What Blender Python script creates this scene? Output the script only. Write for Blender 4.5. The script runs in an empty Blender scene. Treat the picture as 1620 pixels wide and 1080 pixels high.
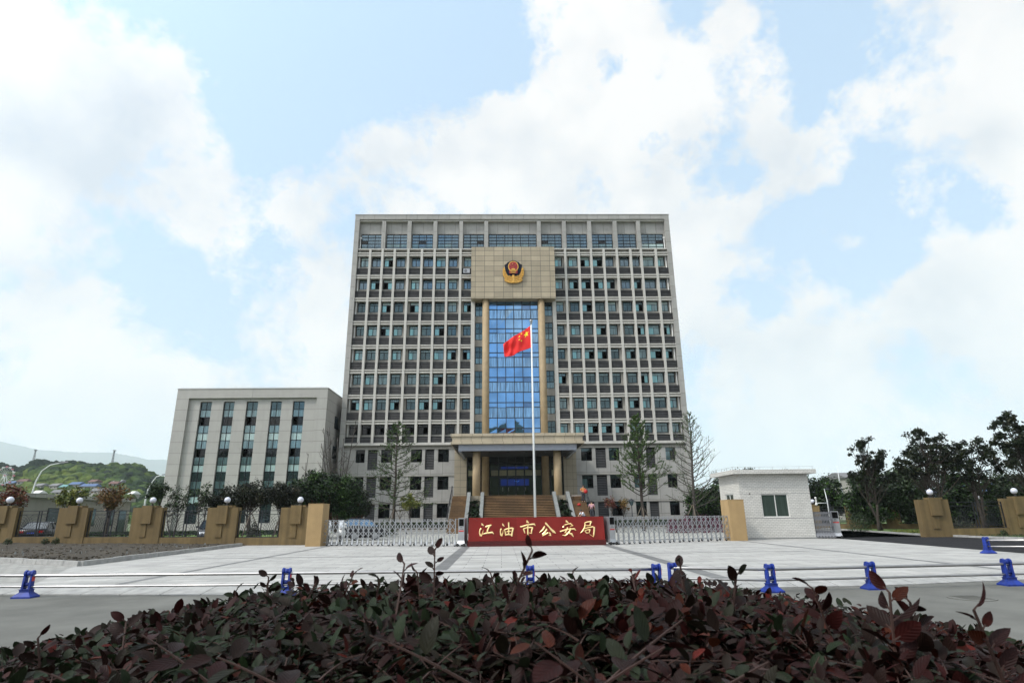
import bpy, bmesh, math, random
import numpy as np
from mathutils import Vector, Matrix
R=math.radians
SC=bpy.context.scene
COL=SC.collection
random.seed(7); RNG=np.random.default_rng(11)

# ---------------------------------------------------------------- camera
cam=bpy.data.cameras.new('camera'); cam.sensor_width=36; cam.lens=927/1620*36
cam.clip_start=0.05; cam.clip_end=40000
co=bpy.data.objects.new('camera',cam); COL.objects.link(co); SC.camera=co
_p,_y,_r=R(16.45),R(-1.19),R(0.64)
_M=Matrix.Rotation(_y,3,'Z')
_f=_M@Vector((0,math.cos(_p),math.sin(_p))); _u=_M@Vector((0,-math.sin(_p),math.cos(_p))); _x=_M@Vector((1,0,0))
_U=math.cos(_r)*_u+math.sin(_r)*_x; _X=math.cos(_r)*_x-math.sin(_r)*_u
co.matrix_world=Matrix(((_X.x,_U.x,-_f.x,0),(_X.y,_U.y,-_f.y,0),(_X.z,_U.z,-_f.z,1.6),(0,0,0,1)))
cam.dof.use_dof=True; cam.dof.focus_distance=14; cam.dof.aperture_fstop=14
# ---------------------------------------------------------------- world and sun
SUN_EL,SUN_AZ=R(48),R(-62)      # azimuth measured from -Y (behind the camera) towards -X
sun_dir=Vector((math.cos(SUN_EL)*math.sin(SUN_AZ),-math.cos(SUN_EL)*math.cos(SUN_AZ),math.sin(SUN_EL)))
W=bpy.data.worlds.new('World'); SC.world=W; W.use_nodes=True
wn,wl=W.node_tree.nodes,W.node_tree.links
for n in list(wn): wn.remove(n)
def WN(t,**k):
    n=wn.new(t)
    for a,b in k.items(): setattr(n,a,b)
    return n
def wmath(op,a,b=None,c=None,clamp=False):
    n=wn.new('ShaderNodeMath'); n.operation=op; n.use_clamp=clamp
    for i,v in enumerate((a,b,c)):
        if v is None: continue
        if isinstance(v,(int,float)): n.inputs[i].default_value=v
        else: wl.new(v,n.inputs[i])
    return n.outputs[0]
tc=WN('ShaderNodeTexCoord'); D=tc.outputs['Generated']
sky=WN('ShaderNodeTexSky',sky_type='NISHITA',sun_disc=False,sun_elevation=SUN_EL,sun_rotation=math.pi-SUN_AZ,air_density=1.3,dust_density=2.5,ozone_density=1.5)
SKYB=[(-0.213,0.705,0.676,28.5,1.0),(-0.345,0.738,0.58,154,0.9),(-0.35,0.781,0.517,487,0.7),(-0.067,0.738,0.672,74,0.9),(-0.418,0.646,0.639,78,0.45),(0.025,0.745,0.667,1171,0.7),(0.264,0.666,0.697,528,0.7),(0.394,0.643,0.657,441,0.7),(0.456,0.617,0.641,599,0.7),(0.446,0.681,0.58,531,0.8),(0.443,0.712,0.546,945,0.6),(0.325,0.793,0.515,389,0.8),(0.38,0.793,0.476,779,0.7),(0.433,0.8,0.415,665,0.6),(0.507,0.748,0.428,460,0.7),(0.56,0.739,0.373,526,0.8),(0.538,0.775,0.331,572,0.8),(0.63,0.678,0.379,589,0.8),(0.23,0.8,0.554,864,0.6),(0.174,0.736,0.654,1774,0.8),(-0.491,0.809,0.324,118,0.6),(-0.609,0.718,0.337,265,0.4),(0.405,0.855,0.323,497,0.4),(-0.357,0.846,0.396,459,0.4),(-0.138,0.686,0.715,144,0.6)]
SKYC=[(-0.516,0.674,0.529,103,0.8),(-0.421,0.739,0.526,217,0.7),(-0.587,0.614,0.528,233,0.7),(-0.568,0.706,0.424,62,0.7),(-0.452,0.765,0.459,220,0.6),(-0.172,0.824,0.54,121,0.9),(-0.03,0.803,0.596,81,0.9),(0.111,0.786,0.608,85,0.8),(-0.234,0.848,0.475,81,0.7),(0.317,0.706,0.634,165,0.9),(0.152,0.701,0.697,184,0.8),(0.582,0.628,0.516,170,0.9),(0.603,0.583,0.544,273,0.8),(0.643,0.711,0.285,320,0.8),(0.298,0.885,0.357,90,0.7),(0.383,0.813,0.438,1353,0.9),(0.466,0.758,0.455,737,0.7),(0.505,0.647,0.572,524,0.6),(0.349,0.658,0.667,406,0.5),(0.414,0.746,0.522,1124,0.5),(0.646,0.63,0.432,769,0.7)]
SKYS=[(-0.553,0.701,0.45,107,1.0),(-0.431,0.783,0.449,164,0.8),(-0.606,0.648,0.461,671,0.4),(-0.527,0.762,0.377,202,0.5),(0.629,0.634,0.449,538,0.9),(0.574,0.642,0.508,281,0.5),(0.072,0.818,0.571,198,0.3),(0.342,0.852,0.397,181,0.25),(0.114,0.852,0.511,263,0.3),(0.623,0.732,0.275,640,0.35),(0.252,0.814,0.523,427,0.3),(0.421,0.743,0.52,566,0.35)]
# wobble the direction a little so the cloud outlines are ragged
nz=WN('ShaderNodeTexNoise'); nz.inputs['Scale'].default_value=10; nz.inputs['Detail'].default_value=9; nz.inputs['Roughness'].default_value=0.66
wl.new(D,nz.inputs['Vector'])
s1=WN('ShaderNodeVectorMath',operation='SUBTRACT'); wl.new(nz.outputs['Color'],s1.inputs[0]); s1.inputs[1].default_value=(.5,.5,.5)
s2=WN('ShaderNodeVectorMath',operation='SCALE'); wl.new(s1.outputs[0],s2.inputs[0]); s2.inputs['Scale'].default_value=0.13
s3=WN('ShaderNodeVectorMath',operation='ADD'); wl.new(D,s3.inputs[0]); wl.new(s2.outputs[0],s3.inputs[1])
s4=WN('ShaderNodeVectorMath',operation='NORMALIZE'); wl.new(s3.outputs[0],s4.inputs[0]); DW=s4.outputs[0]
def blobs(L,vec):
    acc=None
    for (x,y,z,k,a) in L:
        v=Vector((x,y,z)).normalized()
        dt=wn.new('ShaderNodeVectorMath'); dt.operation='DOT_PRODUCT'; wl.new(vec,dt.inputs[0]); dt.inputs[1].default_value=v
        e=wmath('MULTIPLY_ADD',dt.outputs['Value'],2*k,-2*k)
        e=wmath('EXPONENT',e)
        acc=wmath('MULTIPLY',e,a) if acc is None else wmath('MULTIPLY_ADD',e,a,acc)
    return acc
cb=blobs(SKYB,DW); cc=blobs(SKYC,DW); cs=blobs(SKYS,D)
def wnoise(scale,detail,rough,vec=D):
    n=WN('ShaderNodeTexNoise'); n.inputs['Scale'].default_value=scale; n.inputs['Detail'].default_value=detail; n.inputs['Roughness'].default_value=rough
    wl.new(vec,n.inputs['Vector']); return n.outputs['Fac']
n1=wnoise(5.5,12,.62); n2=wnoise(4.2,9,.58)
v=wmath('MULTIPLY_ADD',n1,4.2,-1.72)               # about .3 on average: mostly cloudy
v=wmath('MULTIPLY_ADD',cc,0.36,v); v=wmath('MULTIPLY_ADD',cb,-0.78,v)
mask=wmath('SMOOTH_MIN',wmath('MAXIMUM',wmath('MULTIPLY_ADD',v,2.2,0.10),0.0),1.0,0.12,clamp=True)
clear=WN('ShaderNodeMixRGB'); clear.inputs['Fac'].default_value=0.6
skm=WN('ShaderNodeVectorMath',operation='SCALE'); wl.new(sky.outputs[0],skm.inputs[0]); skm.inputs['Scale'].default_value=0.115
wl.new(skm.outputs[0],clear.inputs[1]); clear.inputs[2].default_value=(.80,1.10,1.42,1)
shd=wmath('MULTIPLY_ADD',cs,0.75,wmath('MULTIPLY_ADD',n2,3.0,-1.32),clamp=True)
cl=WN('ShaderNodeMixRGB'); wl.new(shd,cl.inputs['Fac']); cl.inputs[1].default_value=(1.06,1.045,1.03,1); cl.inputs[2].default_value=(0.67,0.74,0.82,1)
mx=WN('ShaderNodeMixRGB'); wl.new(mask,mx.inputs['Fac']); wl.new(clear.outputs[0],mx.inputs[1]); wl.new(cl.outputs[0],mx.inputs[2])
# glow added to lift the facades, round the sun behind and left of viewer
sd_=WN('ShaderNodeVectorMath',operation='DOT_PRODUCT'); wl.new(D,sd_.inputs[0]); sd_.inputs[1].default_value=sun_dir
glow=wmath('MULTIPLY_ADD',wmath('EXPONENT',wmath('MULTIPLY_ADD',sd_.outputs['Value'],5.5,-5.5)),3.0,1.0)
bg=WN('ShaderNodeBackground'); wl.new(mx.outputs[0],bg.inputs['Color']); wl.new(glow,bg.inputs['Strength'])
wo=WN('ShaderNodeOutputWorld'); wl.new(bg.outputs[0],wo.inputs['Surface'])
sl=bpy.data.lights.new('sun','SUN'); sl.energy=3.0; sl.angle=R(5); sl.color=(1,0.95,0.87)
so=bpy.data.objects.new('sun',sl); COL.objects.link(so); so.location=(0,0,60)
so.rotation_euler=sun_dir.to_track_quat('Z','Y').to_euler()
SC.view_settings.view_transform='Standard'; SC.view_settings.look='None'; SC.view_settings.exposure=-0.1; SC.view_settings.gamma=1
SC.cycles.max_bounces=8; SC.cycles.volume_bounces=4; SC.cycles.transparent_max_bounces=8
SC.cycles.use_denoising=True

# ---------------------------------------------------------------- materials
MATS={}
def _new(name):
    m=bpy.data.materials.new(name); m.use_nodes=True; MATS[name]=m
    nt=m.node_tree; b=nt.nodes['Principled BSDF']
    return m,nt.nodes,nt.links,b
def pbr(name,col,rough=.7,metal=0,noise=0.12,nscale=3.0,spec=.5,emit=None,bump=0,tint=None,alpha=None,bscale=None,streak=0,trans=0):
    """plain surface with broad and fine procedural variation"""
    m,n,l,b=_new(name)
    t=n.new('ShaderNodeTexCoord'); o=t.outputs['Object']
    nn=n.new('ShaderNodeTexNoise'); nn.inputs['Scale'].default_value=nscale; nn.inputs['Detail'].default_value=7; nn.inputs['Roughness'].default_value=.62
    l.new(o,nn.inputs['Vector'])
    r=n.new('ShaderNodeMapRange'); l.new(nn.outputs['Fac'],r.inputs['Value']); r.inputs['From Min'].default_value=.25; r.inputs['From Max'].default_value=.75
    r.inputs['To Min'].default_value=1-noise*1.6; r.inputs['To Max'].default_value=1+noise
    last=r.outputs[0]
    if streak:
        mp=n.new('ShaderNodeMapping'); mp.inputs['Scale'].default_value=(1.6,1.6,.06); l.new(o,mp.inputs[0])
        n3=n.new('ShaderNodeTexNoise'); n3.inputs['Scale'].default_value=2.2; n3.inputs['Detail'].default_value=5; l.new(mp.outputs[0],n3.inputs['Vector'])
        r3=n.new('ShaderNodeMapRange'); l.new(n3.outputs['Fac'],r3.inputs['Value']); r3.inputs['From Min'].default_value=.35; r3.inputs['From Max'].default_value=.7
        r3.inputs['To Min'].default_value=1; r3.inputs['To Max'].default_value=1-streak
        mu=n.new('ShaderNodeMath'); mu.operation='MULTIPLY'; l.new(last,mu.inputs[0]); l.new(r3.outputs[0],mu.inputs[1]); last=mu.outputs[0]
    sc=n.new('ShaderNodeVectorMath'); sc.operation='SCALE'; sc.inputs[0].default_value=col[:3]; l.new(last,sc.inputs['Scale'])
    out=sc.outputs[0]
    if tint:
        at=n.new('ShaderNodeAttribute'); at.attribute_name='tint'
        cr=n.new('ShaderNodeValToRGB'); cr.color_ramp.elements[0].position=0; cr.color_ramp.elements[1].position=1
        els=cr.color_ramp.elements
        cols=list(tint); els[0].color=(*cols[0],1); els[1].color=(*cols[-1],1)
        for i,c in enumerate(cols[1:-1]): e=els.new((i+1)/(len(cols)-1)); e.color=(*c,1)
        l.new(at.outputs['Fac'],cr.inputs[0])
        s5=n.new('ShaderNodeVectorMath'); s5.operation='SCALE'; l.new(cr.outputs[0],s5.inputs[0]); l.new(last,s5.inputs['Scale']); out=s5.outputs[0]
    l.new(out,b.inputs['Base Color'])
    b.inputs['Roughness'].default_value=rough; b.inputs['Metallic'].default_value=metal; b.inputs['Specular IOR Level'].default_value=spec
    if trans: b.inputs['Subsurface Weight'].default_value=0; 
    if bump:
        bp=n.new('ShaderNodeBump'); bp.inputs['Strength'].default_value=bump; bp.inputs['Distance'].default_value=.02
        n4=n.new('ShaderNodeTexNoise'); n4.inputs['Scale'].default_value=bscale or nscale*8; n4.inputs['Detail'].default_value=5; l.new(o,n4.inputs['Vector'])
        l.new(n4.outputs['Fac'],bp.inputs['Height']); l.new(bp.outputs[0],b.inputs['Normal'])
    if emit: b.inputs['Emission Color'].default_value=(*emit[:3],1); b.inputs['Emission Strength'].default_value=emit[3]
    return m
def tiles(name,c1,c2,mortar,tw,th,rough=.6,msize=.012,offset=0.0,ground=False,noise=.1,streak=0.0,spec=.4,bias=0,rot=0,stain=None):
    """masonry / cladding / paving: joints drawn by a brick texture in world units. Walls use (x+y,z)."""
    m,n,l,b=_new(name)
    t=n.new('ShaderNodeTexCoord'); s=n.new('ShaderNodeSeparateXYZ'); l.new(t.outputs['Object'],s.inputs[0])
    c=n.new('ShaderNodeCombineXYZ')
    if ground: l.new(s.outputs[0],c.inputs[0]); l.new(s.outputs[1],c.inputs[1])
    else:
        a=n.new('ShaderNodeMath'); a.operation='ADD'; l.new(s.outputs[0],a.inputs[0]); l.new(s.outputs[1],a.inputs[1]); l.new(a.outputs[0],c.inputs[0]); l.new(s.outputs[2],c.inputs[1])
    src=c.outputs[0]
    if rot:
        mr=n.new('ShaderNodeMapping'); mr.inputs['Rotation'].default_value=(0,0,rot); l.new(src,mr.inputs[0]); src=mr.outputs[0]
    br=n.new('ShaderNodeTexBrick'); l.new(src,br.inputs['Vector']); br.offset=offset; br.squash=1
    br.inputs['Color1'].default_value=(*c1,1); br.inputs['Color2'].default_value=(*c2,1); br.inputs['Mortar'].default_value=(*mortar,1)
    br.inputs['Scale'].default_value=1; br.inputs['Mortar Size'].default_value=msize; br.inputs['Mortar Smooth'].default_value=.3; br.inputs['Bias'].default_value=bias
    br.inputs['Brick Width'].default_value=tw; br.inputs['Row Height'].default_value=th
    nn=n.new('ShaderNodeTexNoise'); nn.inputs['Scale'].default_value=.9; nn.inputs['Detail'].default_value=9; nn.inputs['Roughness'].default_value=.65; l.new(t.outputs['Object'],nn.inputs['Vector'])
    r=n.new('ShaderNodeMapRange'); l.new(nn.outputs['Fac'],r.inputs['Value']); r.inputs['From Min'].default_value=.25; r.inputs['From Max'].default_value=.75; r.inputs['To Min'].default_value=1-noise*1.5; r.inputs['To Max'].default_value=1+noise
    last=r.outputs[0]
    if streak:
        mp=n.new('ShaderNodeMapping'); mp.inputs['Scale'].default_value=(1.5,1.5,.05) if not ground else (.18,1.4,1); l.new(t.outputs['Object'],mp.inputs[0])
        n3=n.new('ShaderNodeTexNoise'); n3.inputs['Scale'].default_value=1.6; n3.inputs['Detail'].default_value=7; n3.inputs['Roughness'].default_value=.65; l.new(mp.outputs[0],n3.inputs['Vector'])
        r3=n.new('ShaderNodeMapRange'); l.new(n3.outputs['Fac'],r3.inputs['Value']); r3.inputs['From Min'].default_value=.45; r3.inputs['From Max'].default_value=.75; r3.inputs['To Min'].default_value=1; r3.inputs['To Max'].default_value=1-streak
        mu=n.new('ShaderNodeMath'); mu.operation='MULTIPLY'; l.new(last,mu.inputs[0]); l.new(r3.outputs[0],mu.inputs[1]); last=mu.outputs[0]
    sc=n.new('ShaderNodeVectorMath'); sc.operation='SCALE'; l.new(br.outputs['Color'],sc.inputs[0]); l.new(last,sc.inputs['Scale'])
    l.new(sc.outputs[0],b.inputs['Base Color']); b.inputs['Roughness'].default_value=rough; b.inputs['Specular IOR Level'].default_value=spec
    bp=n.new('ShaderNodeBump'); bp.inputs['Strength'].default_value=.4; bp.inputs['Distance'].default_value=.01; bp.invert=True
    l.new(br.outputs['Fac'],bp.inputs['Height']); l.new(bp.outputs[0],b.inputs['Normal'])
    return m
def glass(name,col,rough=.03,spec=.9,coat=0,metal=0,wob=.0,curtain=0):
    m,n,l,b=_new(name)
    t=n.new('ShaderNodeTexCoord')
    b.inputs['Base Color'].default_value=(*col,1)
    if curtain:
        mp=n.new('ShaderNodeMapping'); mp.inputs['Scale'].default_value=(14,14,.5); l.new(t.outputs['Object'],mp.inputs[0])
        nn=n.new('ShaderNodeTexNoise'); nn.inputs['Scale'].default_value=1.0; nn.inputs['Detail'].default_value=3; l.new(mp.outputs[0],nn.inputs['Vector'])
    else:
        nn=n.new('ShaderNodeTexNoise'); nn.inputs['Scale'].default_value=.35; nn.inputs['Detail'].default_value=2; l.new(t.outputs['Object'],nn.inputs['Vector'])
    k=curtain or .25
    r=n.new('ShaderNodeMapRange'); l.new(nn.outputs['Fac'],r.inputs['Value']); r.inputs['From Min'].default_value=.3; r.inputs['From Max'].default_value=.7; r.inputs['To Min'].default_value=1-k; r.inputs['To Max'].default_value=1+k
    sc=n.new('ShaderNodeVectorMath'); sc.operation='SCALE'; sc.inputs[0].default_value=col; l.new(r.outputs[0],sc.inputs['Scale']); l.new(sc.outputs[0],b.inputs['Base Color'])
    b.inputs['Roughness'].default_value=rough; b.inputs['Specular IOR Level'].default_value=spec; b.inputs['Metallic'].default_value=metal
    if wob:
        bp=n.new('ShaderNodeBump'); bp.inputs['Strength'].default_value=wob; bp.inputs['Distance'].default_value=.02
        n4=n.new('ShaderNodeTexNoise'); n4.inputs['Scale'].default_value=.8; l.new(t.outputs['Object'],n4.inputs['Vector'])
        l.new(n4.outputs['Fac'],bp.inputs['Height']); l.new(bp.outputs[0],b.inputs['Normal'])
    return m

M_clad=tiles('grey_cladding',(.30,.294,.276),(.35,.343,.324),(.13,.125,.115),1.45,1.6,offset=0,msize=.022,streak=.12)
M_render=pbr('grey_render',(.285,.274,.246),.85,noise=.07,nscale=1.2,streak=.12,bump=.2,bscale=30)
M_light=pbr('pale_stone_trim',(.49,.475,.44),.7,noise=.08,streak=.12)
M_beige=tiles('beige_stone_panels',(.41,.345,.245),(.31,.265,.19),(.10,.088,.07),1.22,.73,msize=.030,streak=.08,noise=.08)
M_canopy=tiles('canopy_stone',(.43,.37,.27),(.37,.32,.24),(.10,.088,.07),1.1,6.0,msize=.02,noise=.08,streak=.12)
M_beige2=tiles('beige_stone_wall',(.32,.275,.20),(.29,.255,.19),(.08,.07,.06),.75,.8,msize=.015,noise=.08)
M_col=pbr('ochre_column_stone',(.35,.26,.15),.65,noise=.16,nscale=1.1,streak=.2,bump=.15)
M_fence=pbr('ochre_wall_paint',(.155,.108,.045),.9,noise=.16,nscale=1.2,streak=.32,bump=.25,bscale=40)
M_pier=pbr('warm_tan_pier',(.36,.245,.115),.85,noise=.10,nscale=1.5,streak=.12,bump=.2)
M_dark=pbr('dark_window_frame',(.010,.011,.014),.55,spec=.2,noise=.1)
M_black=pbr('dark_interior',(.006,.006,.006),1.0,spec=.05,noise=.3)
M_louv=pbr('grey_louver_metal',(.055,.055,.056),.55,metal=.1,spec=.25,noise=.15,streak=.2)
M_g_dull=glass('green_grey_glass',(.065,.10,.11),spec=.4,metal=.75,curtain=0)
M_g_teal=glass('doubled_teal_glass',(.14,.33,.36),metal=.4,rough=.08,curtain=.25)
M_g_blind=glass('curtained_glass',(.12,.19,.205),metal=.5,rough=.06,curtain=.5)
M_g_pale=glass('pale_blind_reflection_glass',(.33,.45,.44),rough=.08,curtain=.12)
M_g_dark=glass('dark_glass',(.006,.008,.009),spec=.35,curtain=.4)
M_g_blue3=glass('blue_mirror_glass_curtained',(.21,.33,.46),rough=.05,metal=.9,curtain=.5)
M_g_blue=glass('blue_mirror_glass',(.18,.34,.56),rough=.02,metal=.92,wob=.12)
M_g_blue2=glass('blue_mirror_glass_shade',(.13,.21,.34),rough=.05,metal=.9,wob=.1)
M_g_top=glass('top_floor_glass',(.10,.15,.185),rough=.04,metal=.7,curtain=.3)
M_tile_w=tiles('white_ceramic_tiles',(.53,.52,.49),(.61,.60,.565),(.27,.265,.25),.24,.10,rough=.35,msize=.010,offset=.5,noise=.05,spec=.5)
M_white=pbr('white_paint',(.68,.68,.66),.5,noise=.06,streak=.1)
M_red=tiles('red_granite',(.20,.017,.014),(.165,.015,.012),(.08,.012,.011),.62,3.0,rough=.5,msize=.003,noise=.12,spec=.2)
M_red2=pbr('dark_red_granite',(.07,.006,.006),.3,noise=.2,nscale=6)
M_gold=pbr('gold_letter_metal',(.93,.72,.34),.34,metal=.35,noise=.08,nscale=8)
M_gold2=pbr('gold_relief',(.66,.37,.07),.45,metal=.3,noise=.22,nscale=6)
M_steel=pbr('stainless_steel',(.40,.39,.385),.34,metal=1,noise=.1,nscale=5)
M_alu=pbr('grey_aluminium',(.36,.37,.385),.35,metal=.7,noise=.08,nscale=4)
M_alud=pbr('dark_aluminium',(.16,.165,.18),.45,metal=.5,noise=.15)
M_soffit=pbr('canopy_aluminium_beam',(.26,.28,.33),.45,metal=.2,noise=.06)
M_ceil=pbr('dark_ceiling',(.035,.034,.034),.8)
M_stair=tiles('brown_stair_stone',(.25,.15,.07),(.15,.09,.043),(.06,.04,.025),1.1,.5,msize=.012,noise=.18,offset=.5,streak=.15)
M_granite=pbr('grey_granite',(.20,.21,.205),.7,noise=.25,nscale=9,streak=.15)
M_rubber=pbr('black_rubber',(.015,.015,.015),.8)
M_blue=pbr('blue_plastic',(.003,.026,.24),.6,noise=.4,nscale=5,bump=.1)
M_bluedark=pbr('blue_plastic_collar',(.006,.03,.16),.5,noise=.3)
M_reflector=pbr('red_reflector',(.5,.02,.015),.3)
M_brown=pbr('brown_reflector',(.22,.1,.05),.4)
M_flag=pbr('red_flag_cloth',(.72,.012,.010),.7,noise=.05)
M_yellow=pbr('yellow_cloth',(.85,.72,.03),.7,noise=.04)
M_globe=pbr('milky_glass_globe',(.56,.58,.66),.25,noise=.03,spec=.6)
M_iron=pbr('black_iron',(.022,.024,.03),.5,metal=.4,noise=.2)
M_wht=pbr('white_lamp_post_paint',(.66,.68,.68),.45,noise=.06)
# ground materials
M_plaza=tiles('plaza_granite_paving',(.40,.395,.378),(.33,.327,.313),(.13,.128,.122),1.2,.6,ground=True,offset=.5,rough=.8,msize=.012,noise=.15,streak=.30)
M_strip=tiles('dark_paving_strip',(.13,.13,.13),(.17,.17,.168),(.12,.12,.12),.6,.3,ground=True,msize=.012,noise=.2)
M_court=tiles('courtyard_paving',(.36,.36,.33),(.31,.31,.29),(.22,.22,.2),1.2,1.2,ground=True,noise=.12,msize=.01)
M_road=pbr('concrete_road',(.128,.129,.118),.9,noise=.22,nscale=.6,spec=.25,bump=.3,bscale=60)
M_asphalt=pbr('fresh_asphalt',(.022,.022,.024),1.0,spec=.1,noise=.2,nscale=2,bump=.5,bscale=80)
M_kerb=pbr('concrete_kerb',(.31,.31,.30),.85,noise=.22,nscale=3,bump=.3)
M_cobble=tiles('cobble_paving',(.32,.31,.285),(.23,.225,.21),(.17,.165,.15),.42,.3,ground=True,offset=.5,msize=.03,noise=.2)
M_grass=pbr('grass_turf',(.09,.155,.03),.95,noise=.4,nscale=2.5,bump=.6,bscale=30)
M_field=pbr('far_ground',(.09,.12,.05),.95,noise=.4,nscale=.05)
def soil_mat():
    m,n,l,b=_new('bare_soil')
    t=n.new('ShaderNodeTexCoord'); a=n.new('ShaderNodeTexNoise'); a.inputs['Scale'].default_value=2.2; a.inputs['Detail'].default_value=10; a.inputs['Roughness'].default_value=.75; l.new(t.outputs['Object'],a.inputs['Vector'])
    cr=n.new('ShaderNodeValToRGB'); e=cr.color_ramp.elements; e[0].position=.32; e[0].color=(.010,.008,.005,1); e[1].position=.78; e[1].color=(.085,.067,.042,1)
    e2=e.new(.5); e2.color=(.038,.030,.019,1); l.new(a.outputs['Fac'],cr.inputs[0]); l.new(cr.outputs[0],b.inputs['Base Color']); b.inputs['Roughness'].default_value=.95
    bp=n.new('ShaderNodeBump'); bp.inputs['Strength'].default_value=1; bp.inputs['Distance'].default_value=.12; l.new(a.outputs['Fac'],bp.inputs['Height']); l.new(bp.outputs[0],b.inputs['Normal'])
    return m
M_soil=soil_mat()
# vegetation materials (tint attribute picks the leaf colour)
def leafm(name,cols,rough=.55,spec=.3,noise=.15): return pbr(name,cols[0],rough,noise=noise,nscale=1.5,spec=spec,tint=cols)
M_l_dense=leafm('dense_evergreen_leaves',[(.004,.010,.003),(.009,.024,.005),(.024,.06,.008),(.05,.11,.014)])
M_l_dark=leafm('dark_olive_leaves',[(0.006,0.007,0.004),(0.0125,0.0175,0.007),(0.025,0.035,0.011),(0.045,0.03,0.015)])
M_l_gink=leafm('small_green_buds',[(0.0234,0.0486,0.0108),(0.0468,0.0918,0.018),(0.078,0.1404,0.0288)])
M_l_maple=leafm('red_maple_leaves',[(0.072,0.014,0.0096),(0.15,0.0315,0.016),(0.132,0.077,0.024),(0.06,0.084,0.024)])
M_l_orange=leafm('orange_brown_leaves',[(0.06,0.026,0.0084),(0.132,0.0585,0.0175),(0.168,0.104,0.028),(0.072,0.0715,0.021)])
M_l_yell=leafm('yellow_green_leaves',[(0.048,0.075,0.016),(0.12,0.1425,0.024),(0.192,0.18,0.032)])
M_l_mid=leafm('mid_green_leaves',[(0.0108,0.021,0.0072),(0.021,0.042,0.012),(0.036,0.066,0.018)])
M_l_clump=leafm('magnolia_leaves',[(0.003,0.0059,0.0021),(0.0067,0.0139,0.0036),(0.0136,0.0248,0.0054),(0.0212,0.0223,0.006)])
M_l_purple=leafm('purple_shrub_leaves',[(.06,.008,.03),(.14,.02,.06),(.05,.02,.03)])
M_l_cycad=leafm('cycad_fronds',[(0.0086,0.0251,0.0058),(0.0216,0.057,0.0115),(0.054,0.0969,0.0192)])
M_l_forest=leafm('forest_canopy',[(.006,.014,.010),(.018,.036,.014),(.045,.075,.016),(.085,.115,.025)],rough=.9,spec=.1)
M_bark=pbr('brown_bark',(.036,.027,.021),.9,noise=.3,nscale=4,bump=.5)
M_barkg=pbr('grey_bark',(.06,.052,.045),.9,noise=.3,nscale=4,bump=.4)
M_barkr=pbr('reddish_bark',(.12,.055,.035),.9,noise=.3,nscale=4,bump=.4)
M_wrap=pbr('pale_wood_stake',(.15,.12,.09),.9,noise=.2)

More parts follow.
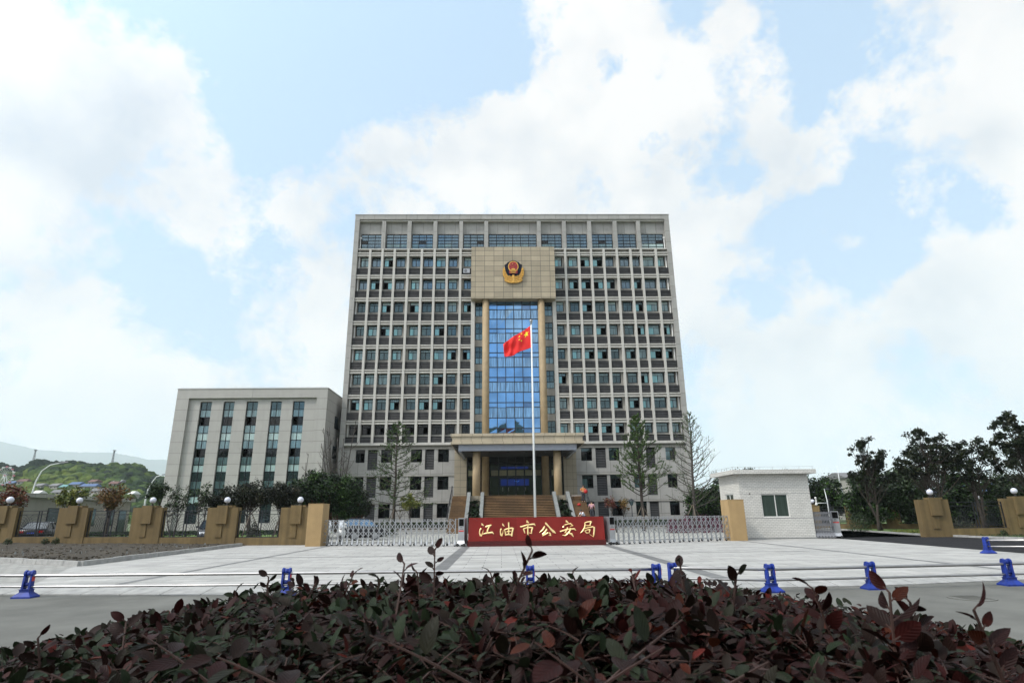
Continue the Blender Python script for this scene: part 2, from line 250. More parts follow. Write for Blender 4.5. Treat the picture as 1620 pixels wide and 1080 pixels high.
# ---------------------------------------------------------------- mesh helpers
class MB:
    def __init__(s): s.v=[]; s.f=[]; s.m=[]; s.t=[]; s.mats=[]; s.cur=0; s.tint=0.5; s.smooth=[]; s.sm=False
    def mat(s,m):
        if m not in s.mats: s.mats.append(m)
        s.cur=s.mats.index(m); return s
    def face(s,idx): s.f.append(idx); s.m.append(s.cur); s.t.append(s.tint); s.smooth.append(s.sm)
    def poly(s,pts):
        i=len(s.v); s.v+= [tuple(p) for p in pts]; s.face(tuple(range(i,i+len(pts))))
    def box(s,x0,x1,y0,y1,z0,z1):
        if x1<x0: x0,x1=x1,x0
        if y1<y0: y0,y1=y1,y0
        if z1<z0: z0,z1=z1,z0
        i=len(s.v)
        s.v+=[(x0,y0,z0),(x1,y0,z0),(x1,y1,z0),(x0,y1,z0),(x0,y0,z1),(x1,y0,z1),(x1,y1,z1),(x0,y1,z1)]
        for q in ((3,2,1,0),(4,5,6,7),(0,1,5,4),(1,2,6,5),(2,3,7,6),(3,0,4,7)): s.face(tuple(i+k for k in q))
        return s
    def hexa(s,bot,top):
        i=len(s.v); s.v+=[tuple(p) for p in bot]+[tuple(p) for p in top]; n=len(bot)
        s.face(tuple(i+k for k in reversed(range(n)))); s.face(tuple(i+n+k for k in range(n)))
        for k in range(n): s.face((i+k,i+(k+1)%n,i+n+(k+1)%n,i+n+k))
        return s
    def tube(s,pts,rad,seg=6,caps=True):
        pts=[Vector(p) for p in pts]; n=len(pts)
        if not isinstance(rad,(list,tuple)): rad=[rad]*n
        i0=len(s.v); prev=None; osm=s.sm; s.sm=seg>4
        for k,p in enumerate(pts):
            d=(pts[min(k+1,n-1)]-pts[max(k-1,0)])
            if d.length<1e-9: d=Vector((0,0,1))
            d.normalize()
            a=prev if prev is not None else (Vector((0,0,1)) if abs(d.z)<.9 else Vector((1,0,0)))
            a=(a-d*a.dot(d))
            if a.length<1e-6: a=d.orthogonal()
            a.normalize(); prev=a; b=d.cross(a)
            for j in range(seg):
                t=2*math.pi*(j+.5)/seg; q=p+rad[k]*(math.cos(t)*a+math.sin(t)*b); s.v.append((q.x,q.y,q.z))
        for k in range(n-1):
            for j in range(seg):
                s.face((i0+k*seg+j,i0+k*seg+(j+1)%seg,i0+(k+1)*seg+(j+1)%seg,i0+(k+1)*seg+j))
        s.sm=osm
        if caps: s.face(tuple(i0+j for j in reversed(range(seg)))); s.face(tuple(i0+(n-1)*seg+j for j in range(seg)))
        return s
    def bar(s,a,b,w,h=None):
        """square bar between two points"""
        return s.tube([a,b],(h or w)*.7071,4)
    def lathe(s,c,prof,seg=16,smooth=True):
        i0=len(s.v); osm=s.sm; s.sm=smooth
        for (r,z) in prof:
            for j in range(seg):
                t=2*math.pi*j/seg; s.v.append((c[0]+r*math.cos(t),c[1]+r*math.sin(t),c[2]+z))
        for k in range(len(prof)-1):
            for j in range(seg): s.face((i0+k*seg+j,i0+k*seg+(j+1)%seg,i0+(k+1)*seg+(j+1)%seg,i0+(k+1)*seg+j))
        s.sm=False
        s.face(tuple(i0+j for j in reversed(range(seg)))); s.face(tuple(i0+(len(prof)-1)*seg+j for j in range(seg)))
        s.sm=osm; return s
    def sphere(s,c,r,seg=14,rings=9,sz=1):
        return s.lathe(c,[(max(.001,r*math.sin(math.pi*k/rings)),-r*sz*math.cos(math.pi*k/rings)) for k in range(rings+1)],seg)
    def extrude(s,poly,axis,a,b):
        """poly: 2D points; axis 'x' -> (a,u,v) ; 'y' -> (u,a,v)"""
        if axis=='x': P=lambda t,u,v:(t,u,v)
        elif axis=='y': P=lambda t,u,v:(u,t,v)
        else: P=lambda t,u,v:(u,v,t)
        return s.hexa([P(a,u,v) for u,v in poly],[P(b,u,v) for u,v in poly])
    def build(s,name,mat=None,parent=None,org=None,fixn=True):
        me=bpy.data.meshes.new(name)
        o=org
        if o is None and parent is not None: o=parent.get('_org')
        v=s.v
        if o is not None: v=[(a-o[0],b-o[1],c-o[2]) for a,b,c in v]
        me.from_pydata(v,[],s.f)
        ms=s.mats if s.mats else [mat]
        if s.mats and mat is not None: ms=s.mats
        for m in ms: me.materials.append(m)
        if len(ms)>1: me.polygons.foreach_set('material_index',s.m)
        me.polygons.foreach_set('use_smooth',s.smooth)
        if fixn:
            bm=bmesh.new(); bm.from_mesh(me); bmesh.ops.recalc_face_normals(bm,faces=bm.faces); bm.to_mesh(me); bm.free()
        me.update()
        ob=bpy.data.objects.new(name,me); COL.objects.link(ob)
        if parent is not None:
            ob.parent=parent
            if parent.type=='MESH' and org is None and o is not None: pass
        if o is not None: ob['_org']=tuple(o)
        if parent is None and o is not None: ob.location=o
        return ob
def tag(o,label=None,cat=None,group=None,kind=None):
    if label: o['label']=label
    if cat: o['category']=cat
    if group: o['group']=group
    if kind: o['kind']=kind
    return o
def thing(name,label,cat,loc=(0,0,0),rz=0,group=None,world=False):
    """an Empty at the base. world=True: child meshes are written in world coordinates."""
    o=bpy.data.objects.new(name,None); COL.objects.link(o); o.location=loc; o.rotation_euler=(0,0,rz); o.empty_display_size=.3
    tag(o,label,cat,group)
    if world: o['_org']=tuple(loc)
    return o
def struct(name,mb,mat=None): o=mb.build(name,mat); return tag(o,kind='structure')
def copytree(o,parent=None,loc=None,rz=None,label=None):
    c=o.copy(); COL.objects.link(c)
    if parent is not None: c.parent=parent
    if loc is not None: c.location=loc
    if rz is not None: c.rotation_euler=(0,0,rz)
    if label: c['label']=label
    for ch in list(o.children): copytree(ch,c)
    return c
def wall_grid(mb,x0,x1,z0,z1,y0,y1,openings):
    """solid wall between y0 and y1 with rectangular holes (xa,xb,za,zb)"""
    zs=sorted({z0,z1,*[z for o in openings for z in o[2:4] if z0<z<z1]})
    for za,zb in zip(zs[:-1],zs[1:]):
        zc=(za+zb)/2
        hs=sorted([(max(o[0],x0),min(o[1],x1)) for o in openings if o[2]<zc<o[3]])
        x=x0
        for a,b in hs:
            if a>x+1e-4: mb.box(x,a,y0,y1,za,zb)
            x=max(x,b)
        if x<x1-1e-4: mb.box(x,x1,y0,y1,za,zb)
# ================================================================ the setting
g=MB(); g.box(-16500,16500,-600,14000,-2,-.30); struct('ground',g,M_field)
g=MB(); g.poly([(-120,-12,-.12),(120,-12,-.12),(120,14.2,-.12),(22,16.6,-.12),(13.2,15.75,-.12),(9,14.9,-.12),(-6,14.75,-.12),(-12,15.5,-.12),(-120,26,-.12)]); 
struct('road',g,M_road)
# sloping kerb between road and forecourt, stone by stone
KB=[(-60,19.6),(-20,16.3),(-12,15.45),(-6,14.75),(4,14.7),(9,14.85),(13.4,15.7),(22,16.6),(40,18)]
def kb(x):
    for (a,b),(c,d) in zip(KB[:-1],KB[1:]):
        if a<=x<=c: return b+(d-b)*(x-a)/(c-a)
    return 15
g=MB(); x=-40
while x<34:
    w=.98; y0,y1=kb(x),kb(x+w); s=.85
    g.hexa([(x,y0,-.3),(x+w,y1,-.3),(x+w,y1+s,-.3),(x,y0+s,-.3)],[(x,y0,-.10),(x+w,y1,-.10),(x+w,y1+s,.0),(x,y0+s,.0)]); x+=1.0
struct('kerb',g,M_kerb)
# forecourt paving with darker strips
g=MB(); pts=[(x,kb(x)+.86) for x in (-60,-20,-12,-6,4,9,13.4,22,40)]
g.poly([(x,y,-.005) for x,y in pts]+[(40,60,-.005),(-60,60,-.005)]); struct('forecourt_paving',g,M_plaza)
for nm,x in (('a',-9.85),('b',-1.9),('c',5.6),('d',13.95)):
    g=MB(); w=.45 if abs(x-1.9)<5 else .22
    g.poly([(x-w/2,kb(x)+1.2,.0),(x+w/2,kb(x)+1.2,.0),(x+w/2,38,.0),(x-w/2,38,.0)]); struct('paving_strip',g,M_strip)
g=MB()
for y in (26.0,): g.poly([(-13,y-.06,.0),(13,y-.06,.0),(13,y+.06,.0),(-13,y+.06,.0)])
struct('paving_strip',g,M_strip)
g=MB(); g.poly([(-60,20,.0),(-12.4,17.0,.0),(-15.3,22.6,.0),(-22,27.2,.0),(-60,46,.0)]); struct('cobble_paving',g,M_cobble)
# bare soil bed by the wall (rises to the left)
g=MB(); nx,ny=70,26; idx={}
g.sm=True
for i in range(nx+1):
    for j in range(ny+1):
        u=i/nx; v=j/ny; x=-46+u*30.6
        yf=22.8 if x>-15.15 else (22.8+(-15.15-x)*.55)
        yb=37.6+(-15.4-x)*.12
        y=yf+(yb-yf)*v; h=.02+.06*min(1,v*4)+(.18*max(0,min(1,(-15-x)/17)))*v+RNG.normal(0,.018)
        if v==0 or i==nx: h=.06
        idx[i,j]=len(g.v); g.v.append((x,y,h))
for i in range(nx):
    for j in range(ny): g.face((idx[i,j],idx[i+1,j],idx[i+1,j+1],idx[i,j+1]))
struct('soil_bed',g,M_soil)
def kerbline(p,w=.15,h=.13,step=.95,name='bed_kerb',mat=None):
    g=MB()
    for (a,b) in zip(p[:-1],p[1:]):
        a=Vector(a); b=Vector(b); L=(b-a).length; n=max(1,int(L/step)); d=(b-a)/L; q=Vector((-d.y,d.x))*w/2
        for k in range(n):
            s=a+d*(L*k/n+.012); e=a+d*(L*(k+1)/n-.012); hh=h+random.uniform(-.012,.012); qq=q*random.uniform(.92,1.08)
            g.hexa([(s.x-qq.x,s.y-qq.y,-.05),(e.x-qq.x,e.y-qq.y,-.05),(e.x+qq.x,e.y+qq.y,-.05),(s.x+qq.x,s.y+qq.y,-.05)],[(s.x-qq.x*.8,s.y-qq.y*.8,hh),(e.x-qq.x*.8,e.y-qq.y*.8,hh),(e.x+qq.x*.8,e.y+qq.y*.8,hh),(s.x+qq.x*.8,s.y+qq.y*.8,hh)])
    return struct(name,g,mat or M_kerb)
kerbline([(-15.35,36.8),(-15.15,22.75),(-46,39.6)],w=.2,h=.17)
# debris on the soil
g=MB()
for k in range(70):
    x=random.uniform(-36,-16); y=random.uniform(25+(-15-x)*.5,36.5); r=random.uniform(.015,.06)
    a=random.uniform(0,3); c,s_=math.cos(a)*r,math.sin(a)*r
    g.hexa([(x-c,y-s_,.05),(x+s_,y-c,.05),(x+c,y+s_,.05),(x-s_,y+c,.05)],[(x-c*.6,y-s_*.6,.16+r),(x+s_*.6,y-c*.6,.16+r),(x+c*.6,y+s_*.6,.14+r),(x-s_*.6,y+c*.6,.14+r)])
tag(g.build('rubble',M_granite),'small pale stones scattered over the bare soil bed','rubble',kind='stuff')
g=MB()
for k in range(2600):
    x=random.uniform(-40,-15.6); yf=23.0+max(0,(-15.15-x))*.55; y=random.uniform(yf+.2,37.2+(-15.4-x)*.1); r=random.uniform(.02,.085); zz=.05+.16*max(0,min(1,(-15-x)/17))*(y-yf)/12
    a=random.uniform(0,3); c,s_=math.cos(a)*r,math.sin(a)*r; h=r*random.uniform(.5,1.1)
    g.hexa([(x-c,y-s_,zz-.05),(x+s_,y-c,zz-.05),(x+c,y+s_,zz-.05),(x-s_,y+c,zz-.05)],[(x-c*.5,y-s_*.5,zz+h),(x+s_*.6,y-c*.6,zz+h*.8),(x+c*.6,y+s_*.5,zz+h),(x-s_*.5,y+c*.6,zz+h*.7)])
tag(g.build('soil_clods',M_soil,fixn=False),'dark clods of earth covering the bare soil bed left of the forecourt','soil',kind='stuff')
# courtyard inside the gate
g=MB(); g.poly([(-34,38.4,.004),(30,38.4,.004),(30,92,.004),(-34,92,.004)]); struct('courtyard_paving',g,M_court)
g=MB(); g.poly([(-75,41,.012),(-21,40,.012),(-17.5,43.2,.012),(-17.5,66,.012),(-75,66,.012)]); struct('courtyard_drive',g,M_asphalt)
g=MB(); g.poly([(-60,39.2,.02),(-12.5,37.6,.02),(-12.5,40.6,.02),(-60,43,.02)]); g.poly([(-40,47,.02),(-17,47,.02),(-17,67.5,.02),(-40,67.5,.02)]); struct('lawn',g,M_grass)
# asphalt side road, verges and lawn on the right
g=MB(); g.poly([(19.7,22.9,.004),(42,19.0,.004),(42,32,.004),(28.6,33.3,.004),(27.5,39.7,.004),(32,52,.004),(20.3,52,.004),(20.5,36.6,.004)]); struct('side_road',g,M_asphalt)
g=MB(); g.poly([(28.75,33.4,.035),(60,30.4,.035),(60,44,.035),(27.7,39.9,.035)]); g.poly([(28.0,41.4,.035),(70,45,.035),(70,90,.035),(33,90,.035),(29.5,52,.035)]); struct('lawn',g,M_grass)
kerbline([(60,30.2),(28.55,33.25),(27.45,39.75),(29.5,51.5),(33,80)],h=.12)
# low planting beds along the building front
for x0,x1 in ((-19.3,-5.6),(9.2,23.2)):
    g=MB(); g.box(x0,x1,64.5,71.9,.0,.16); struct('planting_bed',g,M_soil)
    kerbline([(x0-.1,64.4),(x1+.1,64.4)],w=.18,h=.2)
# manholes
def manhole(x,y,z,lab,r=.38,mt=None):
    g=MB(); g.lathe((x,y,z),[(r,0),(r,.012),(r*.9,.014)],28,False)
    for k in range(-3,4): g.box(x-r*.6,x+r*.6,y+k*.09-.015,y+k*.09+.015,z+.013,z+.022)
    tag(g.build('manhole_cover',mt or M_alud,org=(x,y,z)),lab,'manhole cover')
manhole(-4.1,18.75,0,'round dark manhole cover set in the forecourt paving left of centre',.5)
manhole(9.5,12.66,-.12,'round manhole cover sunk in the grey road on the right',.42,M_road)

# ================================================================ wooded hills and mountains on the far left, hill behind the viewer
def ridge(name,pts,depth,mat,base=-5,back=600,rough=8,seed=1):
    """terrain strip: pts are (x,y,z) crest points; falls towards the viewer over `depth` metres"""
    rg=np.random.default_rng(seed); g=MB(); g.sm=True; P=[Vector(p) for p in pts]; n=12
    crest=[]
    for a,b in zip(P[:-1],P[1:]):
        for k in range(n): crest.append(a.lerp(b,k/n))
    crest.append(P[-1])
    prof=[(-depth,0),(-depth*.7,.22),(-depth*.42,.55),(-depth*.2,.84),(0,1),(back*.3,.8),(back,.0)]
    ids=[]
    for c in crest:
        row=[]
        d=Vector((c.x,c.y,0)).normalized()
        for (o,h) in prof:
            z=base+(c.z-base)*h+(rg.normal(0,rough) if 0<h<1 else rg.normal(0,rough*.3) if h==1 else 0)
            row.append(len(g.v)); g.v.append((c.x+d.x*o,c.y+d.y*o,z))
        ids.append(row)
    for r0,r1 in zip(ids[:-1],ids[1:]):
        for k in range(len(prof)-1): g.face((r0[k],r0[k+1],r1[k+1],r1[k]))
    return struct(name,g,mat)
M_hill=pbr('wooded_hill',(.035,.06,.022),.95,noise=.5,nscale=.03)
M_mtn=pbr('far_mountain',(.05,.075,.06),.95,noise=.3,nscale=.002)
HC=[(-560,480,40),(-430,500,42),(-413,500,43),(-398,500,38.5),(-383,500,45.5),(-370,500,43),(-356,500,44),(-335,500,41.5),(-320,500,42.5),(-300,500,41),(-285,500,32),(-270,500,31),(-200,520,30),(-100,560,22),(0,600,14)]
ridge('hills',HC,260,M_hill,base=-3,back=200,rough=1.2,seed=5)
ridge('mountains',[(-13860,8910,1089),(-9900,9075,1188),(-7194,8580,1089),(-6600,8580,963),(-6105,8580,924),(-5577,8580,914),(-5280,8580,864),(-5016,8580,808),(-4620,8745,825),(-3960,8910,775),(-2970,9240,561),(-990,9570,297)],2600,M_mtn,base=-5,back=900,rough=9,seed=9)
ridge('mountains',[(2970,9570,198),(4950,9240,297),(7260,8580,396),(10560,7920,363)],2200,M_mtn,base=-5,back=900,rough=9,seed=10)
g=MB(); g.sm=True
# far canopy on the hill: bumpy crowns merged into one mass
def ico(sub):
    bm=bmesh.new(); bmesh.ops.create_icosphere(bm,subdivisions=sub,radius=1); v=np.array([x.co[:] for x in bm.verts]); f=[tuple(q.index for q in p.verts) for p in bm.faces]; bm.free(); return v,f
IV,IF=ico(2)
def crown_mass(name,spots,mat,label,seed=3,kind='stuff'):
    rg=np.random.default_rng(seed); V=[];F=[];T=[]; o=0
    for (x,y,z,r,t) in spots:
        d=IV*(1+rg.normal(0,.13,(len(IV),1)))*np.array([r,r,r*.85])
        V.append(d+np.array([x,y,z])); F+= [(a+o,b+o,c+o) for a,b,c in IF]; o+=len(IV); T+=[t]*len(IV)
    me=bpy.data.meshes.new(name); me.from_pydata(np.concatenate(V).tolist(),[],F); me.materials.append(mat)
    at=me.attributes.new('tint','FLOAT','POINT'); at.data.foreach_set('value',np.array(T,dtype=np.float32))
    ob=bpy.data.objects.new(name,me); COL.objects.link(ob); return tag(ob,label,'forest',kind=kind)
HV=[Vector(p) for p in HC]
def hill_z(x,y):
    c=None
    r=math.hypot(x,y); ang=math.atan2(x,y)
    for a,b in zip(HV[:-1],HV[1:]):
        aa,ab=math.atan2(a.x,a.y),math.atan2(b.x,b.y)
        if aa<=ang<=ab:
            t=(ang-aa)/(ab-aa); p=a.lerp(b,t); rc=math.hypot(p.x,p.y); o=r-rc
            pr=[(-260,0),(-182,.22),(-109,.55),(-52,.84),(0,1),(60,.8)]
            if o<-260: return -1
            for (o0,h0),(o1,h1) in zip(pr[:-1],pr[1:]):
                if o0<=o<=o1: return -3+(p.z+3)*(h0+(h1-h0)*(o-o0)/(o1-o0))
            return None
    return None
sp=[]
for k in range(5200):
    ang=random.uniform(-.86,-.40); r=random.uniform(300,690)
    x,y=r*math.sin(ang),r*math.cos(ang); z=hill_z(x,y)
    if z is None: continue
    rr=random.uniform(2.2,4.6); dark=(math.sin(x*.035)+math.sin(y*.05+x*.02))*.25
    sp.append((x,y,z+rr*.2,rr,min(1,max(0,random.gauss(.5+dark,.25)))))
crown_mass('forest',sp,M_l_forest,'dense green woodland covering the far hillside beyond the boundary wall')
sp=[]
for k in range(1500):      # dark conifer belts on the crests
    ang=random.choice([random.gauss(-.655,.02),random.gauss(-.60,.035),random.gauss(-.50,.05)]); r=random.uniform(600,690)
    x,y=r*math.sin(ang),r*math.cos(ang); z=hill_z(x,y)
    if z is None: continue
    rr=random.uniform(1.8,3.2); sp.append((x,y,z+rr*.9,rr,random.uniform(0,.15)))
crown_mass('forest',sp,M_l_forest,'belts of dark conifers along the crest of the far hill',seed=8)
# hill behind the viewer (seen only mirrored in the curtain wall)
g=MB(); g.sm=True; V0=len(g.v)
for i in range(41):
    for j,(o,h) in enumerate([(0,0),(25,.6),(45,1),(120,.9)]):
        x=-160+i*8.; H=33+13*math.exp(-((x-0)/22)**2)+3*math.sin(x*.13)+2*math.sin(x*.41); g.v.append((x,-120-o,-1+H*h))
for i in range(40):
    for j in range(3): a=V0+i*4+j; g.face((a,a+1,a+5,a+4))
struct('hills',g,M_hill)

# ================================================================ main office building
CX=1.78
OB=thing('office_building','twelve storey grey office block with stone pilasters, blue curtain wall and entrance porch','building',(CX,72,0),world=True)
LZ=[9.51]+[12.72+3.21*k for k in range(8)]       # storey lines; LZ[8]=35.19
XL,XR=-19.6,23.2
PIL_L=[-17.31,-15.67,-14.05,-12.24,-10.42,-8.73,-7.05,-5.26]
PIL_R=[8.77,10.6,12.26,13.97,15.74,17.6,19.03,21.02]
MAIN=[-12.24,-5.26,8.77,15.74]                     # structural lines: wider recessed pier behind
mb=MB(); mb.box(XL,XR,73.9,92,0,40.3); mb.build('rear_mass',M_clad,OB)
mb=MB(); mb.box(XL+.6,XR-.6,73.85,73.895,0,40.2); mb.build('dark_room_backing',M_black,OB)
# side frames and roof beam
for a,b in ((XL,XL+.62),(XR-.62,XR)):
    mb=MB(); mb.box(a,b,71.95,73.9,0,40.88); mb.build('corner_frame',M_clad,OB)
mb=MB(); mb.box(XL+.62,XR-.62,71.95,73.9,40.24,40.88); mb.box(XL-.06,XR+.06,71.9,92.1,40.88,40.96); mb.build('roof_beam',M_clad,OB)
mb=MB(); mb.box(XL+.62,XR-.62,72.12,73.9,40.02,40.21); mb.build('soffit',M_light,OB)
mb=MB(); mb.box(XL,XR,91.5,92,40.9,41.0); mb.build('parapet',M_clad,OB)
TOPP=[-15.67,-12.22,-8.73,-5.25,-1.83,5.32,8.76,12.21,15.72,18.95]
for x in TOPP:
    mb=MB(); mb.box(x-.26,x+.26,72.0,72.6,35.92,40.0); mb.build('top_pier',M_clad,OB)
# top storey wall
op=[]
ed=[XL+.62]+[x for x in TOPP]+[XR-.62]
for a,b in zip(ed[:-1],ed[1:]):
    op.append((a+.3 if a>XL+.7 else a+.18,b-.3 if b<XR-.7 else b-.18,35.95,38.3))
mb=MB(); wall_grid(mb,XL+.62,XR-.62,35.35,40.02,72.6,72.85,op); mb.build('upper_wall',M_clad,OB)
wcount=0
def frame_window(x0,x1,z0,z1,y,cols,rows,panes,parent,fr=.055,thick=.07,matf=None,opens=(),dep=.035,name='window'):
    """cols/rows: interior divider positions as fractions; panes: function(i,j)->material or None (open); one frame with one child per glass colour"""
    f=MB(); xs=[x0]+[x0+(x1-x0)*c for c in cols]+[x1]; zs=[z0]+[z0+(z1-z0)*r for r in rows]+[z1]
    f.box(x0,x0+fr,y,y+thick,z0,z1); f.box(x1-fr,x1,y,y+thick,z0,z1); f.box(x0+fr,x1-fr,y,y+thick,z0,z0+fr); f.box(x0+fr,x1-fr,y,y+thick,z1-fr,z1)
    for r in zs[1:-1]: f.box(x0+fr,x1-fr,y+.004,y+thick,r-fr*.45,r+fr*.45)
    for j in range(len(zs)-1):
        for i,c in enumerate(xs[1:-1]):
            if (i,j) in opens: continue
            f.box(c-fr*.45,c+fr*.45,y+.008,y+thick-.004,zs[j]+fr*.45,zs[j+1]-fr*.45)
    w=f.build(name,matf or M_dark,parent,fixn=False)
    gm=MB()
    for j in range(len(zs)-1):
        for i in range(len(xs)-1):
            m=panes(i,j)
            if m is None: continue
            gm.mat(m); jit=random.uniform(-.004,.004)
            gm.poly([(xs[i]+.01,y+dep+jit,zs[j]+.01),(xs[i+1]-.01,y+dep-jit,zs[j]+.01),(xs[i+1]-.01,y+dep-jit*.5,zs[j+1]-.01),(xs[i]+.01,y+dep+jit*.5,zs[j+1]-.01)])
    if gm.f: gm.build('pane',None,w,fixn=False)
    return w
for k,(a,b,z0,z1) in enumerate(op):
    nc=6 if 4<=k<=5 and b-a>5 else 3
    def pn(i,j,k=k):
        if j==2 and (i+k)%3==0 and k%2==0: return M_g_dark
        if k==10 and j<2: return M_g_pale
        if j<2 and random.random()<.5: return M_g_blind
        return M_g_top
    frame_window(a,b,z0,z1,72.66,[c/nc for c in range(1,nc)],[.2,.4,.6,.8],pn,OB,fr=.09)
# regular storeys
def solid_pil(x,w,z0,z1,mat=None):
    mb=MB(); mb.box(x-w/2,x+w/2,72.0,72.55,z0,z1); return mb.build('pilaster',mat or M_light,OB)
for x in PIL_L+PIL_R: solid_pil(x,.30,9.75+.37,35.92)
for x in (-3.55,7.08): solid_pil(x,.48,9.9,35.92)
for x in MAIN:
    mb=MB(); mb.box(x-.42,x+.42,72.5,72.72,10.1,35.35); mb.build('pier',M_render,OB)
for x0,x1,nm in ((XL+.62,XL+.95,0),(XR-.95,XR-.62,0)):
    mb=MB(); mb.box(x0,x1,72.5,72.72,10.1,35.35); mb.build('pier',M_render,OB)
louv_extra=MB(); win_extra=MB(); nl=nw=0
def louver(mb,x0,x1,z0,z1,y,step=.2):
    mb.mat(M_louv)
    mb.box(x0,x0+.05,y,y+.06,z0,z1); mb.box(x1-.05,x1,y,y+.06,z0,z1); mb.box(x0+.05,x1-.05,y,y+.06,z1-.05,z1); mb.box(x0+.05,x1-.05,y,y+.06,z0,z0+.05)
    z=z0+.07
    while z<z1-step*.8:
        mb.hexa([(x0+.05,y+.005,z),(x1-.05,y+.005,z),(x1-.05,y+.015,z+.01),(x0+.05,y+.015,z+.01)],[(x0+.05,y+.07,z+step*.72),(x1-.05,y+.07,z+step*.72),(x1-.05,y+.08,z+step*.76),(x0+.05,y+.08,z+step*.76)]); z+=step
    mb.mat(M_black); mb.box(x0+.03,x1-.03,y+.1,y+.12,z0+.02,z1-.02)
rr=random.Random(5)
def side(xs):
    global nl,nw,louv_extra,win_extra
    for r in range(8):
        base,top=LZ[r],LZ[r+1]
        # ledge above this storey (two bars with a dark slot) and the slab soffit behind
        mb=MB(); mb.box(xs[0],xs[-1],72.06,72.6,top-.32,top-.15); mb.box(xs[0],xs[-1],72.03,72.6,top+.0,top+.16); mb.box(xs[0],xs[-1],72.30,72.6,top-.15,top+.0)
        if r==7: mb.box(xs[0],xs[-1],72.03,72.6,top+.58,top+.72); 
        mb.build('ledge',M_light,OB)
        sz=base+1.5 if r else 11.15
        mb=MB(); mb.box(xs[0],xs[-1],72.58,72.74,base+.24 if r else 10.1,sz); mb.box(xs[0],xs[-1],72.6,73.85,top-.30,top+.2); mb.build('spandrel',M_render,OB)
        for a,b in zip(xs[:-1],xs[1:]):
            a2=a+.155; b2=b-.155
            if abs(a-(XL+.62))<.01: a2=a+.0
            if abs(b-(XR-.62))<.01: b2=b-.0
            if a in (-3.55,7.08): a2=a+.24
            if b in (-3.55,7.08): b2=b-.24
            lz0,lz1=(base+.27,base+1.14) if r else (10.12,10.88)
            nl+=1
            if nl<=72:
                mb=MB(); louver(mb,a2,b2,lz0,lz1,72.16); mb.build('louver',None,OB)
            else: louver(louv_extra,a2,b2,lz0,lz1,72.16)
            wa=a+(.44 if a in MAIN else .19); wb=b-(.44 if b in MAIN else .19)
            if a<XL+.7: wa=a+.36
            if b>XR-.7: wb=b-.36
            if a in (-3.55,7.08): wa=a+.26
            if b in (-3.55,7.08): wb=b-.26
            z0,z1=sz,top-.30
            st=rr.random(); wide=(wb-wa)>1.5 and xs[0]>0
            lowdark=(r==0 and xs[0]<0)  # lowest left row: dark tree reflection put into the glass colour
            op_=[]
            if st<.34: p=[M_g_dull,M_g_dull]
            elif st<.62: p=[M_g_teal,None]
            elif st<.74: p=[None,M_g_teal]
            elif st<.86: p=[M_g_blind,M_g_blind]
            else: p=[M_g_teal,M_g_blind]
            if r>=6 and st<.40: p=[M_g_top,M_g_top]
            if lowdark: p=[M_g_dark,M_g_dark] if a>-9 or st<.6 else [M_g_dark,None]
            tr=M_g_dark if lowdark else M_g_blind if r<5 else M_g_pale if st>.5 else M_g_dull  # upper transoms: bright reflection put into the pale glass colour
            cols=[.5]; 
            if a+b>0 and wide and r%1==0 and abs(a-19.03)<.1: pass
            nw+=1
            def pn(i,j): return tr if j==1 else p[i]
            opens=((0,1),)
            if nw<=92: frame_window(wa,wb,z0,z1,72.64,cols,[.70],pn,OB,fr=.085,opens=opens)
            else:
                f=win_extra; f.mat(M_dark); fr=.055; y=72.64; zt=z0+(z1-z0)*.70; xc=(wa+wb)/2; fr=.085
                f.box(wa,wa+fr,y,y+.07,z0,z1); f.box(wb-fr,wb,y,y+.07,z0,z1); f.box(wa+fr,wb-fr,y,y+.07,z0,z0+fr); f.box(wa+fr,wb-fr,y,y+.07,z1-fr,z1)
                f.box(wa+fr,wb-fr,y+.004,y+.07,zt-.025,zt+.025); f.box(xc-.025,xc+.025,y+.008,y+.066,z0+fr,zt-.025)
                for (m,xa,xb,za,zb) in ((tr,wa,wb,zt,z1),(p[0],wa,xc,z0,zt),(p[1],xc,wb,z0,zt)):
                    if m: f.mat(m); f.poly([(xa+.01,y+.035,za+.01),(xb-.01,y+.035,za+.01),(xb-.01,y+.035,zb-.01),(xa+.01,y+.035,zb-.01)])
side([XL+.62]+PIL_L+[-3.55]); side([7.08]+PIL_R+[XR-.62])
tag(louv_extra.build('louver',None,OB,fixn=False),kind='stuff'); tag(win_extra.build('window',None,OB,fixn=False),kind='stuff')
# wall strips between windows at the recessed face (piers behind every pilaster)
for x in PIL_L+PIL_R:
    if x not in MAIN: mb=MB(); mb.box(x-.17,x+.17,72.56,72.70,10.1,35.35); mb.build('pier',M_render,OB)
# drain pipes
for x in (XL+.82,XR-.80):
    mb=MB(); mb.tube([(x,72.38,.1),(x,72.38,37.6)],.055,8); mb.box(x-.12,x+.12,72.30,72.46,37.5,37.75); mb.build('drain_pipe',M_white,OB)
